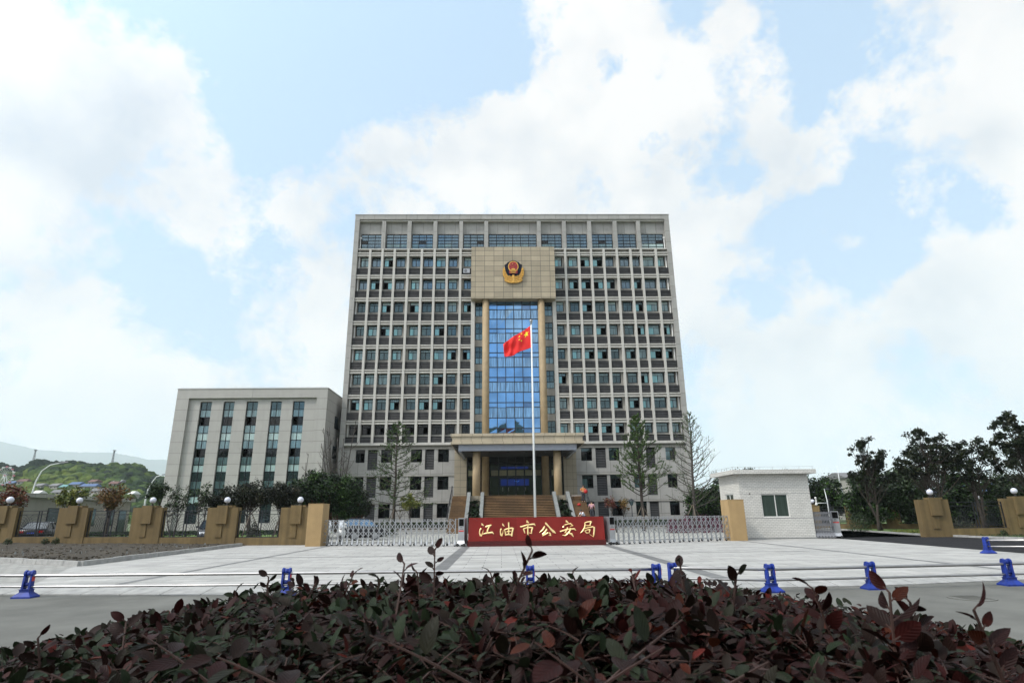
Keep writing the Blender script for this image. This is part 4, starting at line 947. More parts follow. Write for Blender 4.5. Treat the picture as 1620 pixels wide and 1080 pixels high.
def drive(root,x,flip=1,w=.35,H=1.46,dark=False):
    mb=MB(); mb.box(x-w/2,x+w/2,-.26,.26,.30,H); du=mb.build('drive_unit',M_alu if not dark else M_alu,root)
    mb=MB(); mb.box(x-w/2+.04,x+w/2-.04,-.275,-.262,H-.42,H-.05); mb.build('screen',M_black,du)
    mb=MB(); mb.box(x-w/2+.03,x+w/2-.03,-.27,-.262,H-.70,H-.64); mb.build('red_stripe',M_reflector,du)
    mb=MB(); mb.box(x-.06,x+.06,-.27,-.262,H-.50,H-.475); mb.box(x-.09,x+.09,-.27,-.262,H-.58,H-.56); mb.build('lettering',M_iron,du)
    mb=MB(); mb.hexa([(x-w/2-.06,-.34,.12),(x+w/2+.06,-.34,.12),(x+w/2+.06,.34,.12),(x-w/2-.06,.34,.12)],[(x-w/2,-.27,.30),(x+w/2,-.27,.30),(x+w/2,.27,.30),(x-w/2,.27,.30)]); mb.build('skirt',M_alu,du)
    for dx in (-w/2,w/2):
        for y in (-.33,.33):
            wh=MB(); wh.extrude([(x+dx+.08*math.cos(2*math.pi*k/12),.08+.08*math.sin(2*math.pi*k/12)) for k in range(12)],'y',y-.03,y+.03); wh.build('wheel',M_rubber,du)
G1=gate((-2.42,33.55),(-10.25,36.0),26,'accordion_gate','left accordion gate of silver crossed bars, from the tan pier to the red wall')
G1.rotation_euler=(0,0,math.atan2(36.0-33.55,-10.25+2.42)); drive(G1,-.36); 
G1.scale=(1,-1,1)
G2=gate((6.22,33.4),(13.75,36.6),25,'accordion_gate','right accordion gate of silver crossed bars, from the red wall to the gatehouse pier'); drive(G2,-.38)
G3=gate((19.7,38.35),(20.65,37.95),13,'accordion_gate','small folded grey accordion gate right of the white gatehouse',H=1.58,dense=True,dep=.9); drive(G3,1.22,H=1.6,w=.42)
for ch in G3.children:
    if ch.name.startswith(('post','lattice')) :
        ch.data.materials[0]=M_alud
tag(G1,group='accordion gates'); tag(G2,group='accordion gates'); tag(G3,group='accordion gates')

# ================================================================ boundary walls: piers, low wall, iron grilles, globe lamps
def grille(mb,x0,x1,z0,z1,y):
    b=.022
    mb.box(x0,x1,y-b,y+b,z1-.04,z1); mb.box(x0,x1,y-b,y+b,z1-.26,z1-.22); mb.box(x0,x1,y-b,y+b,z0,z0+.04); mb.box(x0,x1,y-b,y+b,z0+.16,z0+.19)
    xm=(x0+x1)/2
    for x in (x0+.03,xm-.09,xm+.09,x1-.03): mb.box(x-.025,x+.025,y-.025,y+.025,z0,z1)
    def arcs(cx,sx,R0,n,step):
        for k in range(n):
            r=R0+k*step; pts=[]
            for t in range(9):
                a=math.pi/2*t/8; px=cx+sx*(r-r*math.cos(a)) if False else cx+sx*r*math.sin(a)*.9; pz=z0+.18+(z1-z0-.44)*(1-(1-math.cos(a))) if False else z0+.18+(r*1.15)*math.cos(a)
                if x0+.03<px<x1-.03 and pz<z1-.25: pts.append((px,y,pz))
            if len(pts)>1: mb.tube(pts,.010,4,caps=False)
    h=z1-z0
    for cx,sx in ((x0+.05,1),(xm-.1,-1),(xm+.1,1),(x1-.05,-1)): arcs(cx,sx,.38,7,.14)
    x=x0+.12
    while x<x1-.08: mb.box(x-.006,x+.006,y-.006,y+.006,z0+.02,z0+.34); x+=.13
def bwall(name,label,A,Bp,piers,zA,zB,h=2.28,pw=1.95,plaque=True,far=False,skip=()):
    """A,Bp: end points in plan; piers: distances of pier centres along the run; the wall foot rises from zA to zB"""
    A=Vector(A); Bp=Vector(Bp); L=(Bp-A).length; ang=math.atan2((Bp-A).y,(Bp-A).x)
    root=thing(name,label,'wall',(A.x,A.y,0),ang)
    zf=lambda s: zA+(zB-zA)*s/L
    for k,s in enumerate(piers):
        z=zf(s); mb=MB(); mb.box(s-pw/2,s+pw/2,-.22,.22,z-.5,z+h-.12) 
        mb.box(s-.31,s+.58,-.26,.22,z+h-.118,z+h) if plaque else mb.box(s-.4,s+.4,-.25,.25,z+h-.12,z+h)
        p=mb.build('pier',M_fence,root)
        if plaque:
            mb=MB(); mb.box(s-.31,s+.37,-.36,-.262,z+h-1.08,z+h-.002); mb.box(s-.31,s+.37,-.262,-.221,z+h-1.08,z+h-.12); mb.build('plaque',M_fence,p)
            mb=MB(); mb.box(s-.31,s+.10,-.27,-.221,z+.42,z+h-1.081); mb.build('rib',M_fence,p)
    for s0,s1 in zip(piers[:-1],piers[1:]):
        a,b=s0+pw/2,s1-pw/2
        z=min(zf(a),zf(b)); mb=MB(); mb.box(a,b,-.18,.18,z-.5,z+.42); mb.build('low_wall',M_fence,root)
        mb=MB(); grille(mb,a,b,z+.42,z+2.0,0); mb.build('iron_grille',M_iron,root,fixn=False)
    return root
LAMPN=['leftmost of the globe lamps, on the pier cut by the left edge','white globe lamp over the long low grey building, second pier from left','white globe lamp on the third wall pier from left, beside the annex corner','white globe lamp in front of the annex window strips, fourth pier from left','white globe lamp on the pier next to the tall tan gate pier']
lamp0=None
def globe(x,y,z,label,r=.185,group='globe lamps on the boundary walls'):
    global lamp0
    if lamp0 is None:
        lamp0=thing('globe_lamp',label,'lamp',(x,y,z),group=group)
        mb=MB(); mb.lathe((0,0,0),[(.10,0),(.10,.04),(.04,.06),(.04,.12),(.09,.15)],14); mb.build('lamp_base',M_iron,lamp0)
        mb=MB(); mb.sphere((0,0,.15+.21),.21,20,14); mb.build('globe',M_globe,lamp0)
        return lamp0
    c=copytree(lamp0,None,(x,y,z),None,label); c.scale=(r/.21,)*3; return c
WL=bwall('boundary_wall','long ochre wall of piers and iron grilles left of the gate',(-41.0,40.6),(-11.5,37.4),[0.1,4.75,9.4,14.2,19.15,24.05,28.75],.30,.0)
dv=(Vector((-11.5,37.4))-Vector((-41.0,40.6))).normalized()
for k,s in enumerate([9.4,14.2,19.15,24.05,28.75]):
    zf=.30+(0-.30)*s/29.6; p=Vector((-41.0,40.6))+dv*(s+.1); globe(p.x,p.y,zf+2.285,LAMPN[k])
WR=bwall('boundary_wall','ochre wall of piers and an iron grille at the right edge',(26.9,37.7),(46,37.3),[.1,5.4,10.7,16],.07,.12,pw=1.85)
globe(27.05,37.7,2.36,'white globe lamp on the corner pier of the right-hand ochre wall'); globe(32.38,37.6,2.38,'white globe lamp at the right edge of the picture')
WR2=bwall('boundary_wall','ochre boundary wall receding among the trees behind the side road',(27.5,60),(44,47),[0,3.2,6.4,9.6,12.8,16.0,19.2],.0,.1,pw=1.1,plaque=False,h=2.2)
FL=['globe lamp half hidden at the gatehouse corner on the far wall','globe lamp just above the folded grey gate on the far wall','globe lamp above a small tree in the far wall, left of the tall trunks','globe lamp among the tree trunks on the far wall','globe lamp on the far wall just left of the right-hand pier','globe lamp glimpsed over the right-hand pier, on the wall behind','globe lamp on the far pier seen through the right-hand grille']
dv=(Vector((44,47))-Vector((27.5,60))).normalized()
for k,(x,y,z) in enumerate([(30.92,58,1.9),(31.3,57,1.95),(32.67,56,2.0),(34.43,55,2.1),(36.53,54,2.22),(38.32,52,2.3),(40.38,50,2.45)]):
    p=Vector((27.5,60))+dv*(3.2*k); z=2.2
    globe(p.x,p.y,z,FL[k],r=.19)

# ================================================================ flag and pole
FP=thing('flagpole','tall white flagpole standing behind the red name wall','flagpole',(2.50,45,0),world=True)
mb=MB(); mb.tube([(2.50,45,0),(2.50,45,8),(2.50,45,16.35)],[.095,.075,.055],14); mb.build('pole',M_wht,FP)
mb=MB(); mb.lathe((2.50,45,16.3),[(.06,0),(.065,.06),(.07,.12),(.13,.30),(.13,.36),(.10,.40)],16); mb.build('finial',M_steel,FP)
mb=MB(); mb.box(2.1,2.9,44.6,45.4,-.02,.5); mb.build('base',M_granite,FP)
FG=thing('flag','red flag with yellow stars flying to the left from the pole','flag',(2.44,45,15),world=True)
def flagP(u,v):   # u 0..1 from the hoist, v 0..1 from top
    x=2.41-2.22*u+.05*math.sin(u*7+v*2)+ .10*v*u
    drop=1.55*u**1.02
    z=16.20-drop-1.82*v*(1-.42*u)+.05*math.sin(u*9+v*4)*u -(.12*math.sin(v*3.1)*u if v>.2 else 0)
    if v>.6: z-=.10*math.sin(u*math.pi)*((v-.6)/.4)
    y=45+.16*math.sin(u*8.5+v*2.2)*min(1,u*2.5)+.07*math.sin(u*19-v*5)*u+.05*math.sin(v*9+u*4)*u
    return Vector((x,y,z))
def flagN(u,v):
    e=.01; a=flagP(u+e,v)-flagP(u,v); b=flagP(u,v+e)-flagP(u,v); n=a.cross(b).normalized()
    return n if n.y<0 else -n
mb=MB(); mb.sm=True; nu,nv=64,40; ii={}
for i in range(nu+1):
    for j in range(nv+1): ii[i,j]=len(mb.v); mb.v.append(tuple(flagP(i/nu,j/nv)))
for i in range(nu):
    for j in range(nv): mb.face((ii[i,j],ii[i+1,j],ii[i+1,j+1],ii[i,j+1]))
cl=mb.build('cloth',M_flag,FG); sm=cl.modifiers.new('thickness','SOLIDIFY'); sm.thickness=.006
mb=MB()
for (u,v,r,rot) in ((.165,.26,.150,.1),(.333,.10,.048,.5),(.40,.20,.048,.2),(.40,.36,.048,0),(.333,.47,.048,.3)):
    for sgn in (1,-1):
        c0=len(mb.v); P=flagP(u,v)+flagN(u,v)*.012*sgn; mb.v.append(tuple(P)); ring_=[]
        for rr_ in (.5,1.0):
            for k in range(20):
                a=rot+2*math.pi*k/20; m=k%4; R_=r*(1 if m==0 else .42 if m==2 else .60)*rr_
                uu=u+R_*math.sin(a)/1.5; vv=v-R_*math.cos(a); Q=flagP(uu,vv)+flagN(uu,vv)*.012*sgn; mb.v.append(tuple(Q))
        for k in range(20):
            k2=(k+1)%20; mb.face((c0,c0+1+k,c0+1+k2)); mb.face((c0+1+k,c0+21+k,c0+21+k2,c0+1+k2))
mb.build('yellow_stars',M_yellow,cl,fixn=False)
mb=MB(); mb.poly([tuple(flagP(0,0)+Vector((.0,0,.0))),tuple(flagP(0,0)+Vector((.06,0,.0))),tuple(flagP(0,1)+Vector((.06,0,0))),tuple(flagP(0,1))]); sl_=mb.build('white_sleeve',M_white,FG); sl_.modifiers.new('thickness','SOLIDIFY').thickness=.02

# ================================================================ guard rails with blue stands
def stand_proto():
    r=thing('rail_stand','x','stand',(0,0,0),group='blue plastic stands carrying the steel rails')
    mb=MB(); mb.hexa([(-.21,-.17,0),(.21,-.17,0),(.21,.17,0),(-.21,.17,0)],[(-.21,-.17,.035),(.21,-.17,.035),(.21,.17,.035),(-.21,.17,.035)])
    mb.hexa([(-.205,-.165,.035),(.205,-.165,.035),(.205,.165,.035),(-.205,.165,.035)],[(-.11,-.085,.125),(.11,-.085,.125),(.11,.085,.125),(-.11,.085,.125)]); mb.build('base',M_blue,r)
    mb=MB(); mb.box(-.11,.11,-.085,.085,.125,.175); mb.box(-.12,.12,-.095,.095,.175,.187); mb.build('collar',M_blue,r)
    for s in (-1,1):
        mb=MB(); x0=s*.075
        prof=[(-.075,.187),(.07,.187),(.062,.47),(.07,.53),(.045,.585),(-.01,.60),(-.06,.575),(-.075,.52),(-.055,.47)]
        mb.extrude([(y,z) for y,z in prof],'x',x0-.020,x0+.020); mb.build('cheek',M_blue,r)
    mb=MB(); mb.tube([(-.055,0,.525),(.055,0,.525)],.058,14); mb.build('sleeve',M_blue,r)
    mb=MB(); mb.tube([(-.055,0,.29),(.055,0,.29)],.045,12); mb.build('sleeve',M_blue,r)
    mb=MB(); mb.box(.098,.108,-.05,.04,.36,.46); mb.build('reflector',M_reflector,r)
    return r
def stand(x,y,z,rz,lab):
    c=copytree(SP,None,(x,y,z),rz,lab); return c
SP=stand_proto(); SP.location=(-11.02,14.87,-.12); SP['label']='blue plastic rail stand at the far left on the grey road'; SP.rotation_euler=(0,0,.05)
for (x,y,z,rz,l) in [(-4.97,14.62,-.12,0,'blue rail stand rising behind the hedge left of centre'),(.66,14.5,-.12,.05,'blue rail stand mostly hidden by purple leaves near the middle'),(3.58,14.45,-.12,.1,'blue rail stand just left of the point where the two rails meet'),
     (4.03,14.72,-.12,.12,'taller-looking blue rail stand at the left end of the right-hand rails'),(6.05,14.05,-.12,.1,'blue rail stand half covered by hedge tips right of centre'),(8.5,14.3,-.12,.06,'blue rail stand standing clear of the hedge below the gatehouse'),(11.99,14.64,-.12,.02,'blue rail stand at the right edge on the grey road'),
     (18.5,23.3,-.0,.2,'small distant blue rail stand at the edge of the dark side road'),(15.9,15.2,-.12,0,'blue rail stand just past the right edge'),(-16.5,15.7,-.12,0,'blue rail stand just past the left edge')]: stand(x,y,z,rz,l)
def rail(pts,z1,z2,lab,r1=.034,r2=.026):
    c=pts[0]; root=thing('guard_rail',lab,'railing',(c[0],c[1],0),group='steel guard rails',world=True)
    mb=MB(); mb.tube([(x,y,z+z1) for x,y,z in pts],r1,12); mb.build('top_rail',M_steel,root)
    mb=MB(); mb.tube([(x,y,z+z2) for x,y,z in pts],r2,12); mb.build('lower_rail',M_steel,root)
rail([(-16.5,15.7,-.12),(-11.02,14.87,-.12),(-4.97,14.62,-.12),(.66,14.5,-.12),(3.7,14.45,-.12)],.475,.235,'pair of steel rails running from the left edge to the middle, over the kerb',.033,.024)
rail([(3.95,14.78,-.12),(4.03,14.72,-.12),(6.05,14.05,-.12),(8.5,14.3,-.12),(11.99,14.64,-.12),(15.9,15.2,-.12)],.475,.245,'pair of steel rails running from the middle to the right edge',.034,.026)
rail([(18.5,23.3,0),(26,21.2,-.02)],.475,.25,'short steel rails beside the dark side road at the right edge')
# ================================================================ trees
def leaf_mesh(name,C,Nrm,size,tint,mat,parent,shape='quad',asp=.55):
    """leaves: centres C (n,3), normals, sizes, tint per leaf -> one mesh"""
    n=len(C); rg=RNG
    Nrm=Nrm/np.maximum(1e-6,np.linalg.norm(Nrm,axis=1,keepdims=True))
    r=rg.normal(0,1,(n,3)); U=np.cross(Nrm,r); U/=np.maximum(1e-6,np.linalg.norm(U,axis=1,keepdims=True)); Vv=np.cross(Nrm,U)
    s=size[:,None]
    if shape=='quad': K=[(-1,0),(0,-asp),(1,0),(0,asp)]
    else: K=[(-1,0),(-.2,-asp),(1,0),(-.2,asp)]
    V=np.empty((n,4,3))
    for k,(a,b) in enumerate(K):
        V[:,k]=C+U*s*a+Vv*s*b+(Nrm*s*.18 if k%2 else 0)
    me=bpy.data.meshes.new(name); me.vertices.add(4*n); me.vertices.foreach_set('co',V.reshape(-1)); me.loops.add(4*n); me.loops.foreach_set('vertex_index',np.arange(4*n,dtype=np.int32))
    me.polygons.add(n); me.polygons.foreach_set('loop_start',np.arange(0,4*n,4,dtype=np.int32)); me.polygons.foreach_set('loop_total',np.full(n,4,dtype=np.int32))
    me.materials.append(mat); me.update(); me.validate()
    at=me.attributes.new('tint','FLOAT','FACE'); at.data.foreach_set('value',np.clip(tint,0,1).astype(np.float32))
    o=bpy.data.objects.new(name,me); COL.objects.link(o)
    if parent is not None: o.parent=parent
    return o
def bez(a,b,c,n=6): return [a.lerp(b,t).lerp(b.lerp(c,t),t) for t in [k/n for k in range(n+1)]]
def clump_tree(name,label,cat,x,y,h0,ell,nclump,nleaf,cr,ls,mleaf,mbark,group=None,trunks=1,tr=.13,shell=.55,tintm=.45,tints=.28,stakes=False,z0=0,seed=None,lean=0,flat=.75):
    """crown filled with leaf clumps, each carried by its own limb. ell: list of ellipsoids (dx,dy,z,rx,ry,rz)"""
    rg=np.random.default_rng(seed if seed is not None else random.randint(0,9999))
    root=thing(name,label,cat,(x,y,z0),group=group)
    vol=np.array([e[3]*e[4]*e[5] for e in ell])**.8; cent=[]
    for k in range(nclump):
        e=ell[rg.choice(len(ell),p=vol/vol.sum())]; d=rg.normal(0,1,3); d/=np.linalg.norm(d); r=shell+(1-shell)*rg.random()
        if rg.random()<.3: r*=rg.random()**.4
        cent.append((e[0]+d[0]*e[3]*r,e[1]+d[1]*e[4]*r,e[2]+d[2]*e[5]*r*(1 if d[2]>0 else flat)))
    cent=np.array(cent); mb=MB(); top=np.mean(cent,axis=0); forks=[]
    for t in range(trunks):
        ox,oy=(rg.normal(0,.18),rg.normal(0,.18)) if trunks>1 else (0,0)
        tx,ty=(top[0]*.35+lean+rg.normal(0,.1)*(1 if trunks==1 else 3.5)),top[1]*.3+rg.normal(0,.1)
        hz=h0*rg.uniform(.9,1.15); P=[Vector((ox,oy,-.05)),Vector((ox+tx*.3,oy+ty*.3,hz*.5)),Vector((ox+tx,oy+ty,hz))]
        pts=bez(P[0],P[1],P[2],5); up=Vector((P[2].x+rg.normal(0,.15),P[2].y,top[2]+ (max(cent[:,2])-top[2])*.3)); pts2=bez(P[2],P[2].lerp(up,.5)+Vector((rg.normal(0,.1),0,0)),up,5)
        rr_=[tr*(1-.5*k/10) for k in range(6)]; mb.tube(pts,rr_,8); mb.tube(pts2,[tr*.5*(1-.6*k/5) for k in range(6)],6); forks.append((pts,pts2))
    for c in cent:
        f=forks[rg.integers(len(forks))]; pool=f[0][3:]+f[1]; zc=c[2]
        cand=[p for p in pool if p.z<zc-.15] or [pool[0]]; p=cand[rg.integers(max(0,len(cand)-4),len(cand))]
        cv=Vector(c); mid=p.lerp(cv,.5)+Vector((0,0,-.12*(cv-p).length)) ; n_=bez(p,mid,cv,5)
        mb.tube(n_,[tr*.26*(1-.8*k/5)+.006 for k in range(6)],4,caps=False)
    mb.build('trunk',mbark,root,fixn=False)
    nl=nclump*nleaf; ci=rg.integers(0,nclump,nl); off=rg.normal(0,1,(nl,3)); rad=cr*rg.uniform(.6,1.35,nclump)[ci]
    C=cent[ci]+off*rad[:,None]*np.array([.55,.55,.42]); N=rg.normal(0,1,(nl,3))+np.array([0,0,.8])
    tint=tintm+rg.normal(0,tints,nl)+ .22*rg.normal(0,1,nclump)[ci]
    leaf_mesh('crown',C,N,ls*rg.uniform(.6,1.3,nl),tint,mleaf,root)
    if stakes: add_stakes(root,1.9)
    return root
def add_stakes(root,h,r=1.0):
    for k in range(3):
        a=k*2.1+.4; mb=MB(); mb.tube([(r*math.cos(a),r*math.sin(a),0),(.06*math.cos(a),.06*math.sin(a),h)],.035,5); mb.build('stake',M_wrap,root)
def leader_tree(name,label,x,y,H,rmax,nb,mleaf,mbark,group=None,leaves=2600,ls=.05,up=.55,tr=.14,start=.16,twigs=7,peak=.35,seed=1,z0=0,stakes=True,multi=False,tintm=.5,lean=0):
    """straight stem with many rising side branches, open and sparse"""
    rg=np.random.default_rng(seed); root=thing(name,label,'tree',(x,y,z0),group=group); mb=MB(); C=[];Nn=[]
    stems=[[Vector((rg.normal(0,.02)+lean*k/12,rg.normal(0,.03),H*k/12)) for k in range(13)]]
    if multi:
        stems=[]
        for s in range(multi):
            a=rg.uniform(0,6.28); sp=rg.uniform(.5,1)*rmax*.8; hh=H*rg.uniform(.7,1)
            stems.append(bez(Vector((0,0,0)),Vector((sp*.35*math.cos(a),sp*.35*math.sin(a),hh*.35)),Vector((sp*math.cos(a),sp*.6*math.sin(a),hh)),12))
    for st in stems:
        t0=tr*(1 if not multi else .45); mb.tube(st,[t0*(1-.85*k/12)+.012 for k in range(13)],8)
        nbb=nb//len(stems)
        for b in range(nbb):
            f=start+(1-start)*(b+rg.uniform(0,.9))/nbb; i=min(11,int(f*12)); p=st[i].lerp(st[i+1],f*12-i)
            prof=(f/peak if f<peak else (1-f)/(1-peak))**.75 if f<1 else 0
            L=(rmax*(.45+.55*max(.05,prof)) if f<peak else rmax*max(.10,((1-f)/(1-peak))**.7))*rg.uniform(.75,1.1)*(.45 if multi else 1)
            a=b*2.4+rg.normal(0,.3); u=up*rg.uniform(.6,1.3)+.35*f
            d=Vector((math.cos(a),math.sin(a),0)); e=p+d*L+Vector((0,0,L*u)); m=p+d*L*.55+Vector((0,0,L*u*.28)); br=bez(p,m,e,7)
            mb.tube(br,[t0*.30*(1-f*.5)*(1-.8*k/7)+.008 for k in range(8)],5,caps=False)
            for t in range(twigs):
                q=rg.uniform(.2,1); j=min(6,int(q*7)); pp=br[j].lerp(br[j+1],q*7-j); dd=(br[j+1]-br[j]).normalized(); sd=Vector(rg.normal(0,1,3)); sd=(sd-dd*sd.dot(dd)).normalized()
                tl=L*rg.uniform(.12,.34)+.1; ee=pp+dd*tl*.7+sd*tl*.6+Vector((0,0,tl*.25)); mb.tube([pp,pp.lerp(ee,.5)+Vector((0,0,.02)),ee],[.011,.008,.004],3,caps=False)
                for w in range(max(1,int(leaves/(nb*twigs)))):
                    g_=rg.random(); C.append(pp.lerp(ee,g_)+Vector(rg.normal(0,.035,3))); Nn.append(rg.normal(0,1,3))
    mb.build('trunk',mbark,root,fixn=False)
    if leaves: C=np.array([tuple(c) for c in C]); leaf_mesh('crown',C,np.array(Nn),ls*RNG.uniform(.5,1.4,len(C)),tintm+RNG.normal(0,.28,len(C)),mleaf,root)
    if stakes: add_stakes(root,2.3,1.3)
    return root
# bare and budding street trees in front of the main block
leader_tree('ginkgo_tree','sparse budding tree before the left half of the main block, beside the left gate',-10.15,58,10.4,3.6,54,M_l_gink,M_bark,'ginkgo trees before the main block',leaves=8500,ls=.06,seed=4,up=.16,start=.19,peak=.28,tr=.15,twigs=10,tintm=.35)
leader_tree('ginkgo_tree','fuller green budding tree before the right half of the main block',13.5,58,10.8,2.9,64,M_l_gink,M_bark,'ginkgo trees before the main block',leaves=16000,ls=.06,seed=12,up=.60,start=.28,peak=.22,twigs=9,tr=.17,tintm=.55)
leader_tree('ginkgo_tree','nearly bare tree against the sky just right of the main block',17.75,56,10.8,3.1,60,M_l_gink,M_barkg,'ginkgo trees before the main block',leaves=3800,ls=.05,seed=21,up=.55,start=.18,peak=.26,twigs=8,tr=.15,tintm=.4,lean=.5)
leader_tree('bare_tree','leafless many-stemmed tree between the annex and the main block',-16.1,60,11.2,3.4,78,M_l_gink,M_barkg,None,leaves=0,seed=31,multi=9,start=.35,peak=.5,up=.9,tr=.20,stakes=False,twigs=7)
leader_tree('bare_tree','thin leafless sapling against the right edge of the annex',-17.0,52,7.2,2.2,16,M_l_gink,M_barkg,None,leaves=0,seed=33,multi=3,start=.35,peak=.5,up=.9,tr=.11,stakes=False,twigs=5)
# dense evergreens left of the gate
clump_tree('evergreen_tree','large dense round evergreen directly behind the tall tan gate pier','tree',-13.9,48.0,1.6,[(0,0,3.5,2.6,2.1,1.6),(-1.5,0,3.3,1.5,1.4,1.2),(1.6,0,2.7,1.5,1.3,1.4)],230,190,.46,.085,M_l_dense,M_barkr,'dense evergreen trees behind the left wall',trunks=3,tr=.13,seed=2,shell=.7,tintm=.30)
clump_tree('evergreen_tree','lower dark evergreen right of the big round one, behind the left gate','tree',-11.6,49.5,1.3,[(0,0,2.4,1.25,1.2,1.1)],45,140,.36,.08,M_l_dark,M_barkr,'dense evergreen trees behind the left wall',trunks=2,tr=.09,seed=6,shell=.6,tintm=.2)
clump_tree('evergreen_tree','dark olive evergreen seen between the two right-hand piers of the left wall','tree',-17.9,44,1.5,[(0,0,3.1,1.35,1.2,.95)],70,130,.36,.075,M_l_dark,M_bark,'dense evergreen trees behind the left wall',trunks=2,tr=.10,seed=7,shell=.55,tintm=.35,stakes=True)
clump_tree('evergreen_tree','dark olive evergreen standing over the pier before the annex, leftmost of its group','tree',-20.0,45,1.4,[(0,0,2.7,1.15,1.1,.95)],55,120,.34,.075,M_l_dark,M_bark,'dense evergreen trees behind the left wall',trunks=2,tr=.09,seed=8,shell=.5,tintm=.35)
clump_tree('evergreen_tree','dark evergreen above the pier next to the tall tan pier','tree',-15.9,44.5,1.5,[(0,0,2.95,1.15,1.1,1.0)],55,120,.34,.075,M_l_dark,M_bark,'dense evergreen trees behind the left wall',trunks=2,tr=.09,seed=9,shell=.55,tintm=.3,stakes=True)
# saplings before the annex
clump_tree('sapling','spindly sapling with few leaves before the left corner of the annex','tree',-23.2,44,1.3,[(0,0,2.9,1.2,.8,1.2)],46,16,.22,.08,M_l_mid,M_barkg,'saplings before the annex',trunks=2,tr=.06,seed=11,shell=.4)
clump_tree('sapling','slim sapling with few leaves before the second annex window strip','tree',-21.3,44,1.3,[(0,0,2.8,.75,.6,1.3)],36,24,.22,.08,M_l_mid,M_barkg,'saplings before the annex',trunks=2,tr=.06,seed=12,shell=.4)
clump_tree('sapling','small leafy tree at the left edge of the annex, above the third pier','tree',-27.0,48,1.6,[(0,0,3.7,.8,.7,.9)],30,60,.28,.08,M_l_mid,M_barkg,'saplings before the annex',trunks=1,tr=.07,seed=13,shell=.4)
# maples behind the left wall
clump_tree('maple_tree','small red-leaved maple above the left wall near the left edge','tree',-38.3,48,1.6,[(0,0,3.2,1.5,1.2,1.2)],42,46,.36,.10,M_l_maple,M_bark,'maples behind the left wall',trunks=2,tr=.09,seed=14,shell=.5,tintm=.35)
clump_tree('maple_tree','orange and yellow maple cut by the left edge','tree',-41.2,48,1.5,[(0,0,2.8,1.3,1.2,.9)],30,50,.36,.10,M_l_yell,M_bark,'maples behind the left wall',trunks=2,tr=.08,seed=15,shell=.5)
clump_tree('maple_tree','yellow-green maple above the second pier from the left','tree',-31.6,45,1.6,[(0,0,3.1,1.3,1.1,.85)],34,44,.34,.095,M_l_yell,M_bark,'maples behind the left wall',trunks=2,tr=.08,seed=16,shell=.5)
clump_tree('maple_tree','rust-brown maple standing between the second and third piers','tree',-27.3,43,1.5,[(0,0,3.0,1.15,1.0,1.0)],40,44,.32,.085,M_l_orange,M_bark,'maples behind the left wall',trunks=1,tr=.09,seed=17,shell=.5)
clump_tree('sapling','small yellow-green sapling before the main block beside the left budding tree','tree',-8.5,57,1.3,[(0,0,2.7,1.0,.8,.8)],26,60,.3,.09,M_l_yell,M_barkg,None,trunks=3,tr=.05,seed=18,shell=.4)
clump_tree('maple_tree','small maple with red leaves before the right half of the main block','tree',10.15,54,1.3,[(-.4,0,2.5,.55,.5,.5)],14,34,.26,.075,M_l_maple,M_barkg,'small maples by the right gate',trunks=1,tr=.06,seed=19,shell=.4,tintm=.2)
clump_tree('maple_tree','small maple with orange leaves beside the lamp post, right of the red one','tree',10.75,54,1.2,[(.2,0,2.35,.5,.5,.75)],16,36,.25,.075,M_l_orange,M_barkg,'small maples by the right gate',trunks=1,tr=.06,seed=20,shell=.4,tintm=.6)
# tall clumpy trees on the right
TG='tall open trees on the right'
def tall(x,y,H,r,h0,seed,label,nc=80,trunks=3,sp=None):
    nc=int(nc*1.25)
    ell=sp or [(0,0,H*.80,r*.75,r*.7,H*.19),(-r*.45,0,H*.62,r*.6,r*.5,H*.14),(r*.5,0,H*.66,r*.6,r*.5,H*.16)]
    clump_tree('magnolia_tree',label,'tree',x,y,h0,ell,nc,46,.25,.115,M_l_clump,M_bark,TG,trunks=trunks,tr=.12,seed=seed,shell=.6,tintm=.4,flat=1)
tall(31.1,50,7.6,1.8,2.3,41,'slender tall open tree right of the gatehouse, leftmost of the tall ones',60,2)
tall(33.6,46,7.9,2.6,2.6,42,'broad tall tree whose crown tops the group left of the right-hand wall',110,3)
tall(36.8,46,7.3,2.3,2.8,43,'thin-crowned tree with spreading limbs behind the right-hand grille',62,3)
tall(39.2,44,8.9,2.5,2.2,44,'tallest tree at the right edge with many upright stems',130,4)
tall(42.8,45,8.0,2.3,2.2,45,'tall tree cut by the right edge of the picture',70,3)
# dense dark tree mass behind
BGt=[(24.4,62,6.2,2.7),(27.0,60,5.2,2.2),(29.3,61,5.6,2.4),(31.8,60,4.8,2.6),(34.0,55,5.2,2.6),(36.4,54,5.4,2.6),(38.9,52,4.7,2.6),(41.6,50,4.4,2.7),(44.5,50,4.6,2.6),(21.6,64,4.2,2.0),(47.5,50,4.6,2.6)]
BL=['dark bushy tree rising over the gatehouse roof','dark tree just right of the gatehouse roof','rounded dark tree left of the tall lamp mast','low dense tree behind the slender lamp mast','dense dark tree behind the leftmost tall open tree','bushy green tree behind the broad tall tree','low green tree behind the right-hand corner pier','bright green bush-like tree behind the right-hand grille','dense tree behind the tallest tree at the right edge','dark tree between the main block and the gatehouse','dense tree beyond the right edge']
for k,(x,y,H,r) in enumerate(BGt):
    clump_tree('broadleaf_tree',BL[k],'tree',x,y,H*.3,[(0,0,H*.55,r,r,H*.42),(r*.3,0,H*.8,r*.5,r*.5,H*.2),(-r*.2,-.3,H*.25,r*.9,r*.6,H*.22)],120,120,.5,.12,(M_l_mid if k in (5,7) else M_l_dense),M_bark,'dense trees behind the side road',trunks=2,tr=.13,seed=60+k,shell=.6,tintm=.28 if k not in (5,7) else .35)
